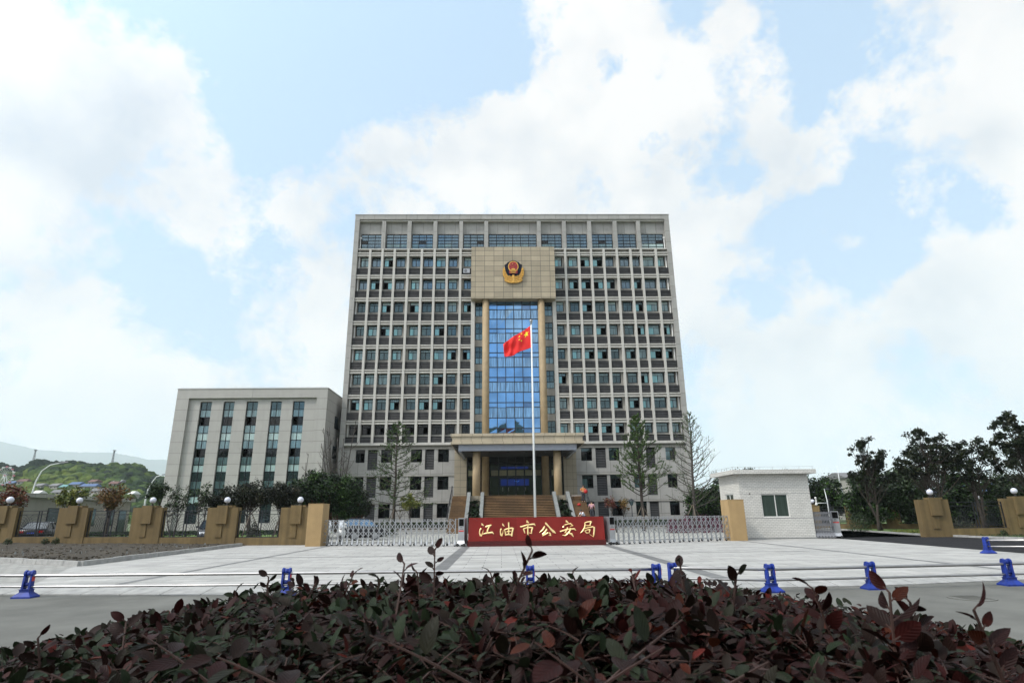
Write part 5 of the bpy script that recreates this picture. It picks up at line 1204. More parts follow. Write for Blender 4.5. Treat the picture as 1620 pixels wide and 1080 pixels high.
# shrubs
def shrub(name,label,x,y,r,h,mat,group,seed,n=900,ls=.05,tm=.4,z0=0):
    rg=np.random.default_rng(seed); root=thing(name,label,'shrub',(x,y,z0),group=group)
    d=rg.normal(0,1,(n,3)); d/=np.linalg.norm(d,axis=1,keepdims=True); d[:,2]=np.abs(d[:,2]); rr_=rg.uniform(.55,1.05,(n,1)); C=d*rr_*np.array([r,r,h])+np.array([0,0,.05])
    leaf_mesh('foliage',C,d+rg.normal(0,.6,(n,3)),ls*rg.uniform(.6,1.3,n),tm+rg.normal(0,.25,n),mat,root)
    mb=MB()
    for k in range(6): a=k*1.05; mb.tube([(0,0,0),(r*.5*math.cos(a),r*.5*math.sin(a),h*.6)],.015,4)
    mb.build('stem',M_bark,root)
    return root
for k,(x,y,r,h,l) in enumerate([(15.2,50,.75,1.35,'purple shrub behind the right gate, nearest the middle'),(16.5,50,.8,1.45,'purple shrub behind the right gate below the bare tree'),(17.8,50.5,.7,1.3,'purple shrub behind the right gate, nearest the gatehouse'),(14.1,50.3,.55,1.1,'smallest purple shrub behind the right gate')]): shrub('purple_shrub',l,x,y,r,h,M_l_purple,'purple shrubs behind the right gate',k,900,.06)
for k,(x,y,r,h,l) in enumerate([(-9.5,52,.9,1.45,'rounded green shrub behind the left gate, under the budding tree'),(-12.2,53,.7,1.3,'purple-flowered shrub behind the left gate'),(-24.4,42.6,.75,1.5,'round dark shrub seen through the iron grille before the annex'),(-16.9,42.3,.45,1.25,'small clipped bush seen through the grille nearest the gate pier'),(31.5,41.5,1.0,1.1,'spiky dark shrub beside the right-hand corner pier'),(28.6,48.5,.9,1.5,'leafy shrub on the lawn behind the folded grey gate')]): shrub('green_shrub',l,x,y,r,h,M_l_purple if 'purple' in l else M_l_mid if k in(0,5) else M_l_dark,None,20+k,1100,.055)
for k,(x,y,l) in enumerate([(-34.6,37.6,'weed tuft at the foot of the ochre wall, leftmost'),(-29.4,37.4,'weed tuft at the foot of the ochre wall by the second pier'),(-27.0,37.1,'larger weed tuft at the foot of the ochre wall'),(-26.3,37.0,'small weed tuft touching the larger one by the ochre wall'),(30.0,36.3,'weed growing on the verge before the right-hand wall')]): shrub('weed_tuft',l,x,y,.22,.36,M_l_mid,'weeds along the ochre walls',40+k,260,.04,z0=.2 if x<0 else .05)
# clipped low hedges in the beds: countless leaves
def hedgebed(x0,x1,y0,y1,h,mat,label,n,ls=.05,z0=.1,tm=.4):
    rg=RNG; C=np.stack([rg.uniform(x0,x1,n),rg.uniform(y0,y1,n),z0+h*(.35+.65*rg.random(n)**.5)+.05*np.sin(rg.uniform(0,6,n))],1)
    o=leaf_mesh('low_hedge',C,rg.normal(0,1,(n,3))+[0,0,.5],ls*rg.uniform(.6,1.3,n),tm+rg.normal(0,.3,n),mat,None); return tag(o,label,'hedge',kind='stuff')
hedgebed(-18.5,-5.8,64.8,66.6,.75,M_l_mid,'low green hedge bed along the left foot of the main block',9000,.09)
hedgebed(9.3,22.5,64.8,66.6,.75,M_l_mid,'low green hedge bed along the right foot of the main block',9000,.09)
hedgebed(-40,-17.5,48,50,.5,M_l_dense,'dark green ground cover seen through the left grilles',9000,.08)
hedgebed(28.6,45,42.2,45,.16,M_l_yell,'yellow-green ground cover between the side road and the right-hand trees',16000,.05,z0=.02,tm=.3)
hedgebed(28.9,44,33.6,37.2,.10,M_l_mid,'patchy grass on the verge before the right-hand wall',5000,.035,z0=.02,tm=.3)
# cycads in the stair planters
def cycad(x,y,z,s,label,seed,trunk=.3):
    rg=np.random.default_rng(seed); root=thing('cycad',label,'plant',(x,y,z),group='cycads in the stair planters')
    mb=MB(); mb.tube([(0,0,-.3),(0,0,trunk)],[.12,.10],8); mb.build('trunk',M_bark,root)
    fr=MB(); C=[];N=[]
    for k in range(22):
        a=k*2.4; el=rg.uniform(.25,1.2); L=s*rg.uniform(.75,1.1); p=Vector((0,0,trunk)); d=Vector((math.cos(a)*math.cos(el),math.sin(a)*math.cos(el),math.sin(el)))
        pts=[p+d*L*t+Vector((0,0,-L*.55*t*t)) for t in [q/7 for q in range(8)]]
        fr.tube(pts,.010,3,caps=False)
        for q in range(1,8):
            w=.16*s*math.sin(math.pi*min(1,q/7.6)); t=(pts[q]-pts[q-1]).normalized(); sd=t.cross(Vector((0,0,1))); sd=sd.normalized() if sd.length>.01 else Vector((1,0,0))
            for g_ in (0,.5):
                b=pts[q-1].lerp(pts[q],g_)
                for sg in (-1,1):
                    e=b+sd*sg*w+t*w*.6+Vector((0,0,w*.3)); fr.poly([b+t*.035,e+t*.02,e-t*.02,b-t*.035])
    fr.build('fronds',M_l_cycad,root,fixn=False); return root
cyn=0
for sx,cxp in ((-1,-2.62),(1,6.16)):
    sd='left' if sx<0 else 'right'
    cycad(cxp,60.75,2.33,1.0,f'topmost cycad in the {sd} stair planter, in front of the round column',cyn); cyn+=1
    for k,wd in enumerate(['second','third','fourth','lowest']):
        yy=59.7-k*1.05; zz=.7+(yy-56.2)/6.4*2.3; cycad(cxp+random.uniform(-.1,.1),yy,zz,.85,f'{wd} cycad down the {sd} stair planter',cyn,.15); cyn+=1
# ================================================================ lamp posts and masts
def roadlamp(x,y,H,lab,arm=3.2,rz=0):
    root=thing('road_lamp',lab,'street lamp',(x,y,0),rz,group='curved white road lamps on the left')
    P=[(0,0,0),(0,0,H*.55),(.15,0,H*.72),(.7,0,H*.88),(arm*.55,0,H*.97),(arm,0,H)]
    mb=MB(); mb.tube(P,[.16,.12,.10,.09,.075,.06],8); mb.build('pole',M_wht,root)
    mb=MB(); mb.hexa([(arm-.1,-.16,H-.06),(arm+1.1,-.12,H+.12),(arm+1.1,.12,H+.12),(arm-.1,.16,H-.06)],[(arm-.1,-.12,H+.1),(arm+1.1,-.08,H+.24),(arm+1.1,.08,H+.24),(arm-.1,.12,H+.1)]); mb.build('lamp_head',M_alud,root)
roadlamp(-68.8,90,9.7,'tall curved white road lamp rising from the low grey building'); roadlamp(-58.0,100,8.5,'curved white road lamp close to the left side of the annex',2.2)
def gardenlamp(x,y,H,lab):
    root=thing('garden_lamp',lab,'lamp',(x,y,0),group='black garden lamps')
    mb=MB(); mb.tube([(0,0,0),(0,0,H-.5)],[.06,.04],8); mb.build('pole',M_iron,root)
    mb=MB(); mb.lathe((0,0,H-.5),[(.05,0),(.12,.05),(.24,.38)],8,False); mb.build('lantern',M_g_dull,root)
    mb=MB(); mb.lathe((0,0,H-.12),[(.36,0),(.34,.04),(.08,.16),(.02,.24)],8,False); mb.build('cap',M_iron,root)
gardenlamp(11.4,53,2.75,'black lantern post right of the orange-leaved maple'); gardenlamp(31.6,58,3.7,'black lantern post among the dark trees right of the gatehouse'); gardenlamp(-28.4,44.5,2.9,'black pagoda-roofed lantern post by the third pier of the left wall')
MS=thing('camera_mast','thin white camera mast with side arm behind the folded grey gate','mast',(27.1,50,0))
mb=MB(); mb.tube([(0,0,0),(0,0,2.5),(-.1,0,3.4)],[.06,.045,.015],8); mb.tube([(0,0,2.25),(-.95,0,2.25)],.03,6); mb.build('pole',M_wht,MS)
mb=MB(); mb.sphere((-.95,0,2.15),.11); mb.box(-.98,-.9,-.05,.05,2.25,2.6); mb.sphere((-.95,0,2.66),.09); mb.build('camera_dome',M_white,MS)
MS2=thing('whip_mast','tall thin leaning white mast right of the folded grey gate','mast',(34.5,60,0))
mb=MB(); mb.tube([(0,0,0),(-.35,0,3.6),(-.42,0,4.4),(-.42,0,6.0)],[.09,.08,.05,.015],8); mb.build('pole',M_wht,MS2)
mb=MB(); mb.box(-1.0,-.38,-.05,.05,4.28,4.36); mb.hexa([(-1.5,-.2,4.2),(-.95,-.2,4.2),(-.95,.2,4.2),(-1.5,.2,4.2)],[(-1.4,-.1,4.38),(-1.0,-.1,4.38),(-1.0,.1,4.38),(-1.4,.1,4.38)]); mb.build('lamp_head',M_alud,MS2)
# far lattice towers, ferris wheel and houses on the hill
def lattice(x,y,z,H,w,lab,grp,plat=True):
    root=thing('lattice_tower',lab,'tower',(x,y,z),group=grp); mb=MB(); n=9
    def c(k,s): ww=w*(1-.8*k/n)/2; return [(ww*a,ww*b,H*k/n) for a,b in ((-1,-1),(1,-1),(1,1),(-1,1))][s]
    for s in range(4): mb.tube([c(0,s),c(n,s)],.16,4)
    for k in range(n):
        for s in range(4): mb.tube([c(k,s),c(k+1,(s+1)%4)],.10,3); mb.tube([c(k+1,s),c(k+1,(s+1)%4)],.10,3)
    mb.build('lattice',M_alud,root,fixn=False)
    if plat: mb=MB(); mb.lathe((0,0,H*.93),[(.9,0),(1.1,.5)],8,False); mb.lathe((0,0,H*.99),[(1.4,0),(1.6,.7)],8,False); mb.build('platform',M_alud,root)
def pxz(px,py,Y):    # metres at distance Y for a sight line (planning helper for the far hillside)
    d=_f+((px-810)/927)*_X-((py-540)/927)*_U; t=Y/d.y; return d.x*t,1.6+d.z*t
def onhill(px,py,lift=1.5):
    for q in range(300,690,4):
        x,z=pxz(px,py,q); hz_=hill_z(x,q)
        if hz_ is not None and hz_+lift>=z: return x,q,z
    x,z=pxz(px,py,640); return x,640,z
for px,py,ph,Y,w,l in ((50,736,718,620,5,'thin lattice tower on the hill above the ferris wheel'),(174,746,719,600,5,'lattice telecom tower with platforms on the hill crest left of the annex')):
    x,z=pxz(px,py+6,Y); x2,z2=pxz(px,ph,Y); lattice(x,Y,z-2,z2-z+6,w*.5,l,'lattice towers on the hill')
FWx,FWY,_z=onhill(7,768,4); FWx,FWz=pxz(7,752,FWY); FK=FWY/966*14/9.7; FWb=FWz-11*FK
FW=thing('ferris_wheel','pink and white ferris wheel before the wooded hill at the left edge','ferris wheel',(FWx,FWY,FWb)); FW.scale=(FK,FK,FK)
Rw=9.0; M_pink=pbr('pink_paint',(.45,.12,.16),.5)
mb=MB(); rim=[(Rw*math.cos(2*math.pi*k/24),0,11+Rw*math.sin(2*math.pi*k/24)) for k in range(25)]; mb.tube(rim,.18,5); mb.tube([(x,1.4,z) for x,y,z in rim],.18,5)
for k in range(24): mb.tube([(0,.7,11),rim[k]],.12,3)
mb.build('wheel',M_wht,FW); mb=MB(); mb.tube([(0,-.6,11),(0,2,11)],.8,8); mb.build('hub',M_pink,FW)
for k in range(16):
    a=2*math.pi*k/16; mb=MB(); mb.box(-.7+Rw*1.08*math.cos(a),.7+Rw*1.08*math.cos(a),-.2,1.6,10.2+Rw*1.08*math.sin(a),11.6+Rw*1.08*math.sin(a)); mb.build('cabin',M_white if k%2 else M_pink,FW)
mb=MB(); 
for s in (-1,1): mb.tube([(s*4,-1,0),(0,-1,11)],.3,5); mb.tube([(s*4,2.4,0),(0,2.4,11)],.3,5)
mb.build('support',M_wht,FW)
M_roofr=pbr('red_tile_roof',(.13,.065,.055),.8); M_roofb=pbr('blue_metal_roof',(.05,.10,.22),.6); M_roofg=pbr('grey_roof',(.15,.15,.155),.8); M_wallc=pbr('cream_house_wall',(.30,.29,.26),.8); M_teal=pbr('teal_awning',(.10,.24,.24),.6)
HL=[(20,765,16,5,'b','small white tower with blue top beside the ferris wheel'),(38,762,12,5,'r','fairground pavilion with red roof right of the ferris wheel'),(66,768,14,4,'g','white house left of the mast on the hillside'),(90,768,13,4,'g','pale house with grey roof in the middle of the hillside'),(104,770,9,4,'t','teal-roofed shed on the hillside'),(122,767,15,5,'b','blue-roofed hall behind the yellow-green maple'),(143,770,22,5,'b','long blue and pink roofed hall on the hillside'),(150,763,11,5,'r','red-roofed villa above the blue hall'),(182,766,11,5,'r','red-roofed villa near the rust-brown maple'),(189,761,15,3,'g','long pale house among the trees left of the annex'),(160,776,26,4,'g','long grey building low on the hillside'),(62,779,10,3.5,'w','small white arched shed at the foot of the road lamp'),(212,781,6,4,'w','tiny white hut among the trees near the annex'),(108,777,30,3,'g','long low grey shed above the low building roof')]
for (px,py,w,h,kd,l) in HL:
    x,Y,z=onhill(px,py+3,3.5); w*=Y/500; root=thing('house',l,'house',(x,Y,z-1),random.uniform(-.3,.1),group='small houses on the far hillside')
    rm={'b':M_roofb,'r':M_roofr,'g':M_roofg,'t':M_teal,'w':M_white}[kd]; w*=.55 if w<20 else .7
    h*=.5; mb=MB(); mb.box(-w/2,w/2,-3,3,-4,h+.01); mb.build('wall',M_wallc,root)
    mb=MB(); mb.hexa([(-w/2-.5,-3.6,h),(w/2+.5,-3.6,h),(w/2+.5,3.6,h),(-w/2-.5,3.6,h)],[(-w/2-.2,-.3,h+1.7),(w/2+.2,-.3,h+1.7),(w/2+.2,.3,h+1.7),(-w/2-.2,.3,h+1.7)]); mb.build('roof',rm,root)
    mb=MB(); n_=max(2,int(w/2.2))
    for k in range(n_): xx=-w/2+w*(k+.5)/n_; mb.box(xx-.4,xx+.4,-3.06,-3.0,h*.35,h*.75)
    mb.build('window_row',M_dark,root)
# far buildings on the right, glimpsed between trees
for (x,y,w,h,rm,l) in ((72,85,12,5.2,M_roofb,'blue-roofed shed glimpsed behind the tall trees at the right edge'),(59.5,82,4,4.2,M_roofb,'small blue-roofed house glimpsed left of the right-hand grille'),(70.5,120,6,9.0,M_roofg,'grey flat-roofed block behind the trees right of the gatehouse')):
    root=thing('far_building',l,'building',(x,y,0)); mb=MB(); mb.box(-w/2,w/2,-4,4,0,h-1.2); mb.build('wall',M_wallc,root)
    mb=MB(); mb.hexa([(-w/2-.4,-4.4,h-1.2),(w/2+.4,-4.4,h-1.2),(w/2+.4,4.4,h-1.2),(-w/2-.4,4.4,h-1.2)],[(-w/2-.4,-.5,h),(w/2+.4,-.5,h),(w/2+.4,.5,h),(-w/2-.4,.5,h)]); mb.build('roof',rm,root)
    for k in range(int(w/2.5)): xx=-w/2+2.5*(k+.5); mb=MB(); mb.box(xx-.6,xx+.6,-4.05,-4.0,h*.3,h*.55); mb.build('window',M_g_dull,root)
# ================================================================ vehicles
M_carb=pbr('black_car_paint',(.006,.006,.008),.3,noise=.05,spec=.35); M_cars=pbr('dark_silver_car_paint',(.06,.065,.075),.2,metal=.4,noise=.05); M_carglass=glass('car_window_glass',(.03,.045,.06),rough=.03,spec=1)
M_carblue=glass('sky_painted_car_glass',(.05,.14,.26),rough=.04,spec=1); M_plate=pbr('blue_number_plate',(.02,.06,.42),.4); M_lightg=pbr('clear_lamp_glass',(.6,.6,.6),.1,metal=.5); M_tail=pbr('red_tail_lamp',(.35,.01,.01),.2)  # blue car glass: sky reflection put into its base colour
def car(x,y,rz,label,paint,glassm=None,L=4.6,Wd=1.78,group='cars inside the compound'):
    """front points to local -Y"""
    root=thing('parked_car',label,'car',(x,y,.01),rz,group=group); gm=glassm or M_carglass; h=Wd/2
    # lofted lower body: stations along the length (y,half width,z low,z shoulder)
    st=[(-L/2,h*.74,.30,.58),(-L/2+.18,h*.90,.22,.70),(-L/2+.75,h*.98,.18,.82),(-L/2+1.5,h,.18,.92),(0.2,h,.18,.95),(L/2-1.1,h,.18,.98),(L/2-.4,h*.97,.20,1.0),(L/2-.08,h*.90,.26,.92),(L/2,h*.78,.34,.80)]
    mb=MB(); mb.sm=True; i0=0; K=8
    for (yy,w,z0,z1) in st:
        for (a,b) in ((-.92,0),(-1,.25),(-1,.62),(-.9,1),(.9,1),(1,.62),(1,.25),(.92,0)): mb.v.append((w*a,yy,z0+(z1-z0)*b))
    for k in range(len(st)-1):
        for j in range(K): mb.face((k*K+j,k*K+(j+1)%K,(k+1)*K+(j+1)%K,(k+1)*K+j))
    mb.face(tuple(range(K))); mb.face(tuple((len(st)-1)*K+j for j in range(K))); mb.build('body',paint,root)
    mb=MB(); cab=[(-.95,.93),(-.25,1.42),(.95,1.44),(1.75,.99)]
    mb.hexa([(-h*.90,-1.0,.92),(h*.90,-1.0,.92),(h*.90,1.8,.96),(-h*.90,1.8,.96)],[(-h*.68,-.22,1.40),(h*.68,-.22,1.40),(h*.68,1.05,1.42),(-h*.68,1.05,1.42)]); gl=mb.build('window',gm,root)
    mb=MB(); mb.hexa([(-h*.70,-.26,1.385),(h*.70,-.26,1.385),(h*.70,1.09,1.405),(-h*.70,1.09,1.405)],[(-h*.60,-.1,1.46),(h*.60,-.1,1.46),(h*.60,.95,1.47),(-h*.60,.95,1.47)])
    for s in (-1,1):
        mb.tube([(s*h*.91,-1.02,.92),(s*h*.70,-.24,1.41)],.035,5); mb.tube([(s*h*.91,1.82,.97),(s*h*.70,1.06,1.42)],.045,5); mb.tube([(s*h*.92,.35,.95),(s*h*.70,.35,1.43)],.03,5)
    mb.build('roof',paint,root)
    for s in (-1,1):
        for yy in (-L/2+.85,L/2-.95):
            w=MB(); w.extrude([(yy+.32*math.cos(2*math.pi*k/20),.32+.32*math.sin(2*math.pi*k/20)) for k in range(20)],'x',s*(h-.2),s*(h+.01)); tw=w.build('wheel',M_rubber,root)
            w=MB(); w.extrude([(yy+.19*math.cos(2*math.pi*k/16),.32+.19*math.sin(2*math.pi*k/16)) for k in range(16)],'x',s*(h+.0),s*(h+.025)); w.build('rim',M_alu,tw)
        mb=MB(); mb.hexa([(s*h*.55,-L/2-.02,.56),(s*h*.90,-L/2+.16,.56),(s*h*.90,-L/2+.22,.56),(s*h*.55,-L/2+.1,.56)],[(s*h*.55,-L/2+.02,.70),(s*h*.88,-L/2+.22,.72),(s*h*.86,-L/2+.3,.72),(s*h*.55,-L/2+.12,.70)]); mb.build('headlight',M_lightg,root)
        mb=MB(); mb.box(s*h*.45,s*h*.86,L/2-.06,L/2+.015,.70,.86); mb.build('tail_light',M_tail,root)
        mb=MB(); mb.box(s*(h+.02),s*(h+.17),-.78,-.66,.95,1.07); mb.build('mirror',paint,root)
    mb=MB(); mb.box(-h*.45,h*.45,-L/2-.03,-L/2+.02,.50,.64); 
    for k in range(4): mb.box(-h*.44,h*.44,-L/2-.04,-L/2-.03,.515+k*.03,.527+k*.03)
    mb.build('grille',M_alu,root)
    mb=MB(); mb.box(-.22,.22,-L/2-.05,-L/2-.035,.34,.46); mb.build('number_plate',M_plate,root)
    mb=MB(); mb.box(-.22,.22,L/2+.01,L/2+.03,.62,.74); mb.build('number_plate',M_plate,root)
    return root
car(-34.6,47.0,math.pi+.35,'black car with red tail lamp and blue plate behind the second grille',M_carb)
car(-20.6,44.2,.45,'dark car showing chrome grille and blue plate behind the third iron grille',M_cars)
car(-9.7,43.6,math.pi/2+.25,'dark car with windows coloured as reflected blue sky parked behind the left accordion gate',M_carb,M_carblue,L=3.2)
def scooter(x,y,rz,label):
    root=thing('motor_scooter',label,'motorbike',(x,y,.01),rz,group='white scooters by the left gate')
    mb=MB(); mb.sm=True
    for (yy,w,z0,z1) in ((-.75,.06,.45,.60),(-.55,.16,.32,.95),(-.35,.19,.28,1.0),(-.28,.10,.26,.45),(.10,.15,.26,.42),(.18,.17,.30,.74),(.55,.17,.38,.80),(.85,.08,.55,.82)):
        for a,b in ((-1,.1),(-1,.8),(-.5,1),(.5,1),(1,.8),(1,.1)): mb.v.append((w*a,yy,z0+(z1-z0)*b))
    for k in range(7):
        for j in range(6): mb.face((k*6+j,k*6+(j+1)%6,(k+1)*6+(j+1)%6,(k+1)*6+j))
    mb.face(tuple(range(6))); mb.face(tuple(42+j for j in range(6))); mb.build('body',M_white,root)
    mb=MB(); mb.hexa([(-.13,.12,.80),(.13,.12,.80),(.13,.75,.84),(-.13,.75,.84)],[(-.11,.15,.88),(.11,.15,.88),(.11,.72,.92),(-.11,.72,.92)]); mb.build('seat',M_rubber,root)
    for yy in (-.68,.62):
        mb=MB(); mb.extrude([(yy+.24*math.cos(2*math.pi*k/18),.24+.24*math.sin(2*math.pi*k/18)) for k in range(18)],'x',-.05,.05); w=mb.build('wheel',M_rubber,root)
        mb=MB(); mb.extrude([(yy+.13*math.cos(2*math.pi*k/14),.24+.13*math.sin(2*math.pi*k/14)) for k in range(14)],'x',-.06,.06); mb.build('rim',M_alu,w)
    mb=MB(); mb.tube([(-.32,-.35,1.08),(-.12,-.48,1.02),(.12,-.48,1.02),(.32,-.35,1.08)],.022,6); mb.tube([(0,-.66,.3),(0,-.48,1.0)],.03,6); mb.build('handlebar',M_iron,root)
    mb=MB(); mb.hexa([(-.2,-.62,.95),(.2,-.62,.95),(.2,-.58,.95),(-.2,-.58,.95)],[(-.15,-.42,1.38),(.15,-.42,1.38),(.15,-.40,1.38),(-.15,-.40,1.38)]); mb.build('windscreen',M_lightg,root)
    mb=MB(); mb.hexa([(-.20,.70,.88),(.20,.70,.88),(.20,1.05,.88),(-.20,1.05,.88)],[(-.16,.74,1.18),(.16,.74,1.18),(.16,1.0,1.18),(-.16,1.0,1.18)]); mb.build('top_box',M_white,root)
    mb=MB(); mb.sphere((0,-.60,.86),.09); mb.build('headlight',M_lightg,root)
scooter(-11.0,39.0,.4,'white motor scooter next to the tall tan pier behind the left gate'); scooter(-10.2,39.6,.15,'second white motor scooter from the tall tan pier, nearer the middle')

# ================================================================ people on the right-hand side stairs
M_skin=pbr('skin',(.42,.24,.16),.6,noise=.05); M_hair=pbr('black_hair',(.012,.010,.009),.5)
def skin(name,J,E,mat,parent,lv=2,root=0):
    bm=bmesh.new(); sl_=bm.verts.layers.skin.verify(); vs=[bm.verts.new(p[:3]) for p in J]
    for v_,p in zip(vs,J): v_[sl_].radius=(p[3],p[3] if len(p)<5 else p[4])
    vs[root][sl_].use_root=True
    for a_,b_ in E: bm.edges.new((vs[a_],vs[b_]))
    me=bpy.data.meshes.new(name); bm.to_mesh(me); bm.free(); me.materials.append(mat)
    o=bpy.data.objects.new(name,me); COL.objects.link(o); o.parent=parent
    m=o.modifiers.new('skin','SKIN'); m.use_smooth_shade=True; m.branch_smoothing=.4; s=o.modifiers.new('sub','SUBSURF'); s.levels=lv; s.render_levels=lv
    return o
def person(x,y,z,rz,label,pose,shirt,trouser,group=None):
    root=thing('person',label,'person',(x,y,z),rz,group=group)
    # joints (x right, y back, z up); figure faces -Y
    P=pose; J=[];E=[];n={}
    def add(k,p,r,par=None):
        n[k]=len(J); J.append((*p,r)); 
        if par is not None: E.append((n[par],n[k]))
    add('pel',P['pel'],.125); add('wst',P['wst'],.115,'pel'); add('chs',P['chs'],.14,'wst'); add('nek',P['nek'],.055,'chs'); add('hd0',P['hd'][0],.082,'nek'); add('hd1',P['hd'][1],.092,'hd0'); add('hd2',P['hd'][2],.07,'hd1')
    for s in 'lr':
        add('sh'+s,P['sh'+s],.062,'chs'); add('el'+s,P['el'+s],.043,'sh'+s); add('wr'+s,P['wr'+s],.03,'el'+s)
        w=Vector(P['wr'+s]); e=Vector(P['el'+s]); d=(w-e).normalized(); sd=Vector((1,0,0)); sd=(sd-d*sd.dot(d)).normalized(); add('pm'+s,tuple(w+d*.07),.034,'wr'+s)
        for q,(o_,l_) in enumerate(((-.03,.075),(-.01,.09),(.01,.085),(.028,.065))): add(f'f{q}{s}',tuple(w+d*(.07+l_)+sd*o_+Vector((0,-.015,0))),.010,'pm'+s)
        add('th'+s,tuple(w+d*.06+sd*.06*(1 if s=='l' else -1)),.011,'wr'+s)
        add('hp'+s,P['hp'+s],.09,'pel'); add('kn'+s,P['kn'+s],.062,'hp'+s); add('an'+s,P['an'+s],.04,'kn'+s); a=Vector(P['an'+s]); add('ft'+s,(a.x,a.y-.14,a.z-.05),.035,'an'+s)
    skin('body',J,E,M_skin,root)
    # clothes: slightly larger skins over trunk and limbs
    T=[];F=[];m={}
    def ad(k,p,r,par=None):
        m[k]=len(T); T.append((*p,r))
        if par is not None: F.append((m[par],m[k]))
    ad('wst',P['pel'],.15); ad('mid',P['wst'],.14,'wst'); ad('chs',P['chs'],.165,'mid'); nk=Vector(P['nek']).lerp(Vector(P['chs']),.45); ad('nk',tuple(nk),.07,'chs')
    for s in 'lr': ad('sh'+s,P['sh'+s],.085,'chs'); el=Vector(P['sh'+s]).lerp(Vector(P['el'+s]),.85); ad('el'+s,tuple(el),.068,'sh'+s)
    skin('shirt',T,F,shirt,root)
    T=[];F=[];m={}
    ad('pel',P['pel'],.145)
    for s in 'lr': ad('hp'+s,P['hp'+s],.105,'pel'); ad('kn'+s,P['kn'+s],.085,'hp'+s); an=Vector(P['kn'+s]).lerp(Vector(P['an'+s]),.92); ad('an'+s,tuple(an),.065,'kn'+s)
    skin('trousers',T,F,trouser,root)
    for s in 'lr':
        a=Vector(P['an'+s]); mb=MB(); mb.hexa([(a.x-.05,a.y-.2,a.z-.09),(a.x+.05,a.y-.2,a.z-.09),(a.x+.05,a.y+.07,a.z-.09),(a.x-.05,a.y+.07,a.z-.09)],[(a.x-.035,a.y-.17,a.z-.04),(a.x+.035,a.y-.17,a.z-.04),(a.x+.045,a.y+.06,a.z+.02),(a.x-.045,a.y+.06,a.z+.02)]); mb.build('shoe',M_rubber,root)
    h=Vector(P['hd'][1]); mb=MB(); mb.sphere((h.x,h.y+.025,h.z+.035),.108,16,10); mb.build('hair',M_hair,root)
    # face: nose and eyes
    mb=MB(); mb.hexa([(h.x-.015,h.y-.09,h.z-.05),(h.x+.015,h.y-.09,h.z-.05),(h.x+.015,h.y-.07,h.z-.05),(h.x-.015,h.y-.07,h.z-.05)],[(h.x-.006,h.y-.085,h.z-.0),(h.x+.006,h.y-.085,h.z-.0),(h.x+.006,h.y-.07,h.z-.0),(h.x-.006,h.y-.07,h.z-.0)]); mb.build('nose',M_skin,root)
    return root
stand_p=dict(pel=(0,0,.92),wst=(0,0,1.08),chs=(0,.01,1.27),nek=(0,0,1.43),hd=((0,-.01,1.50),(0,-.02,1.58),(0,-.01,1.65)),shl=(.19,0,1.36),shr=(-.19,0,1.36),ell=(.27,.02,1.10),elr=(-.27,.02,1.10),wrl=(.27,-.12,.90),wrr=(-.24,-.16,.92),hpl=(.09,0,.86),hpr=(-.09,0,.86),knl=(.10,-.03,.48),knr=(-.10,-.01,.48),anl=(.11,.02,.09),anr=(-.11,.04,.09))
bag_p=dict(stand_p); bag_p.update(ell=(.30,-.06,1.12),wrl=(.20,-.30,1.08),elr=(-.28,-.04,1.12),wrr=(-.02,-.30,1.05))
sq=dict(pel=(0,.12,.36),wst=(0,.05,.52),chs=(0,-.10,.70),nek=(0,-.20,.83),hd=((0,-.25,.88),(0,-.31,.94),(0,-.33,1.0)),shl=(.18,-.12,.76),shr=(-.18,-.12,.76),ell=(.24,-.34,.56),elr=(-.24,-.34,.56),wrl=(.12,-.50,.40),wrr=(-.12,-.50,.40),hpl=(.10,.10,.34),hpr=(-.10,.10,.34),knl=(.17,-.30,.46),knr=(-.17,-.30,.46),anl=(.14,-.06,.09),anr=(-.14,-.06,.09))
def stepz(y): return 3.5*(22-max(0,math.floor((62.6-y)/.3)))/22
M_org=pbr('orange_shirt',(.50,.20,.06),.8); M_pinks=pbr('pink_check_shirt',(.48,.26,.30),.8,noise=.35,nscale=18); M_wsh=pbr('white_shirt',(.62,.66,.74),.8); M_tr=pbr('dark_trousers',(.03,.032,.045),.85); M_bag=pbr('bright_red_cloth',(.40,.010,.008),.6)
person(8.28,60.9,stepz(60.9),.1,'person in an orange shirt standing on the side stairs holding a red bag',bag_p,M_org,M_tr,'people on the side stairs')
person(8.62,57.9,stepz(57.9),math.pi-.3,'person in a pink checked shirt at the bottom of the side stairs',stand_p,M_pinks,M_tr,'people on the side stairs')
person(7.75,57.6,stepz(57.6),-1.1,'person in a white shirt crouching on the lower side stairs',sq,M_wsh,M_tr,'people on the side stairs')
yb=60.58; zb=stepz(60.9)+.86
o=thing('red_bag','big bright red bag held by the person in orange','bag',(8.5,yb,zb))
mb=MB(); mb.sm=True; mb.lathe((0,0,0),[(.05,0),(.17,.06),(.20,.20),(.16,.32),(.05,.40)],14); mb.build('sack',M_bag,o); mb=MB(); mb.tube([(-.10,0,.38),(0,-.02,.50),(.10,0,.38)],.015,6); mb.build('strap',M_rubber,o)
o=thing('red_bag','small red bundle lying on the stairs left of the person in orange','bag',(7.72,60.2,stepz(60.2)))
mb=MB(); mb.lathe((0,0,0),[(.12,0),(.2,.06),(.16,.18),(.04,.24)],12); mb.build('bundle',M_bag,o); mb=MB(); mb.tube([(-.06,0,.22),(0,0,.30),(.06,0,.22)],.012,5); mb.build('knot',M_bag,o)
o=thing('plank','pale plank laid across trestles on the right side stairs','plank',(7.75,61.2,stepz(61.2)))
mb=MB(); mb.box(-.62,.62,-.1,.1,.50,.54); mb.build('board',M_white,o); mb=MB()
for s in (-.45,.45): mb.tube([(s-.12,-.1,0),(s,0,.5),(s+.12,.1,-.0)],.02,5)
mb.build('trestle',M_iron,o)

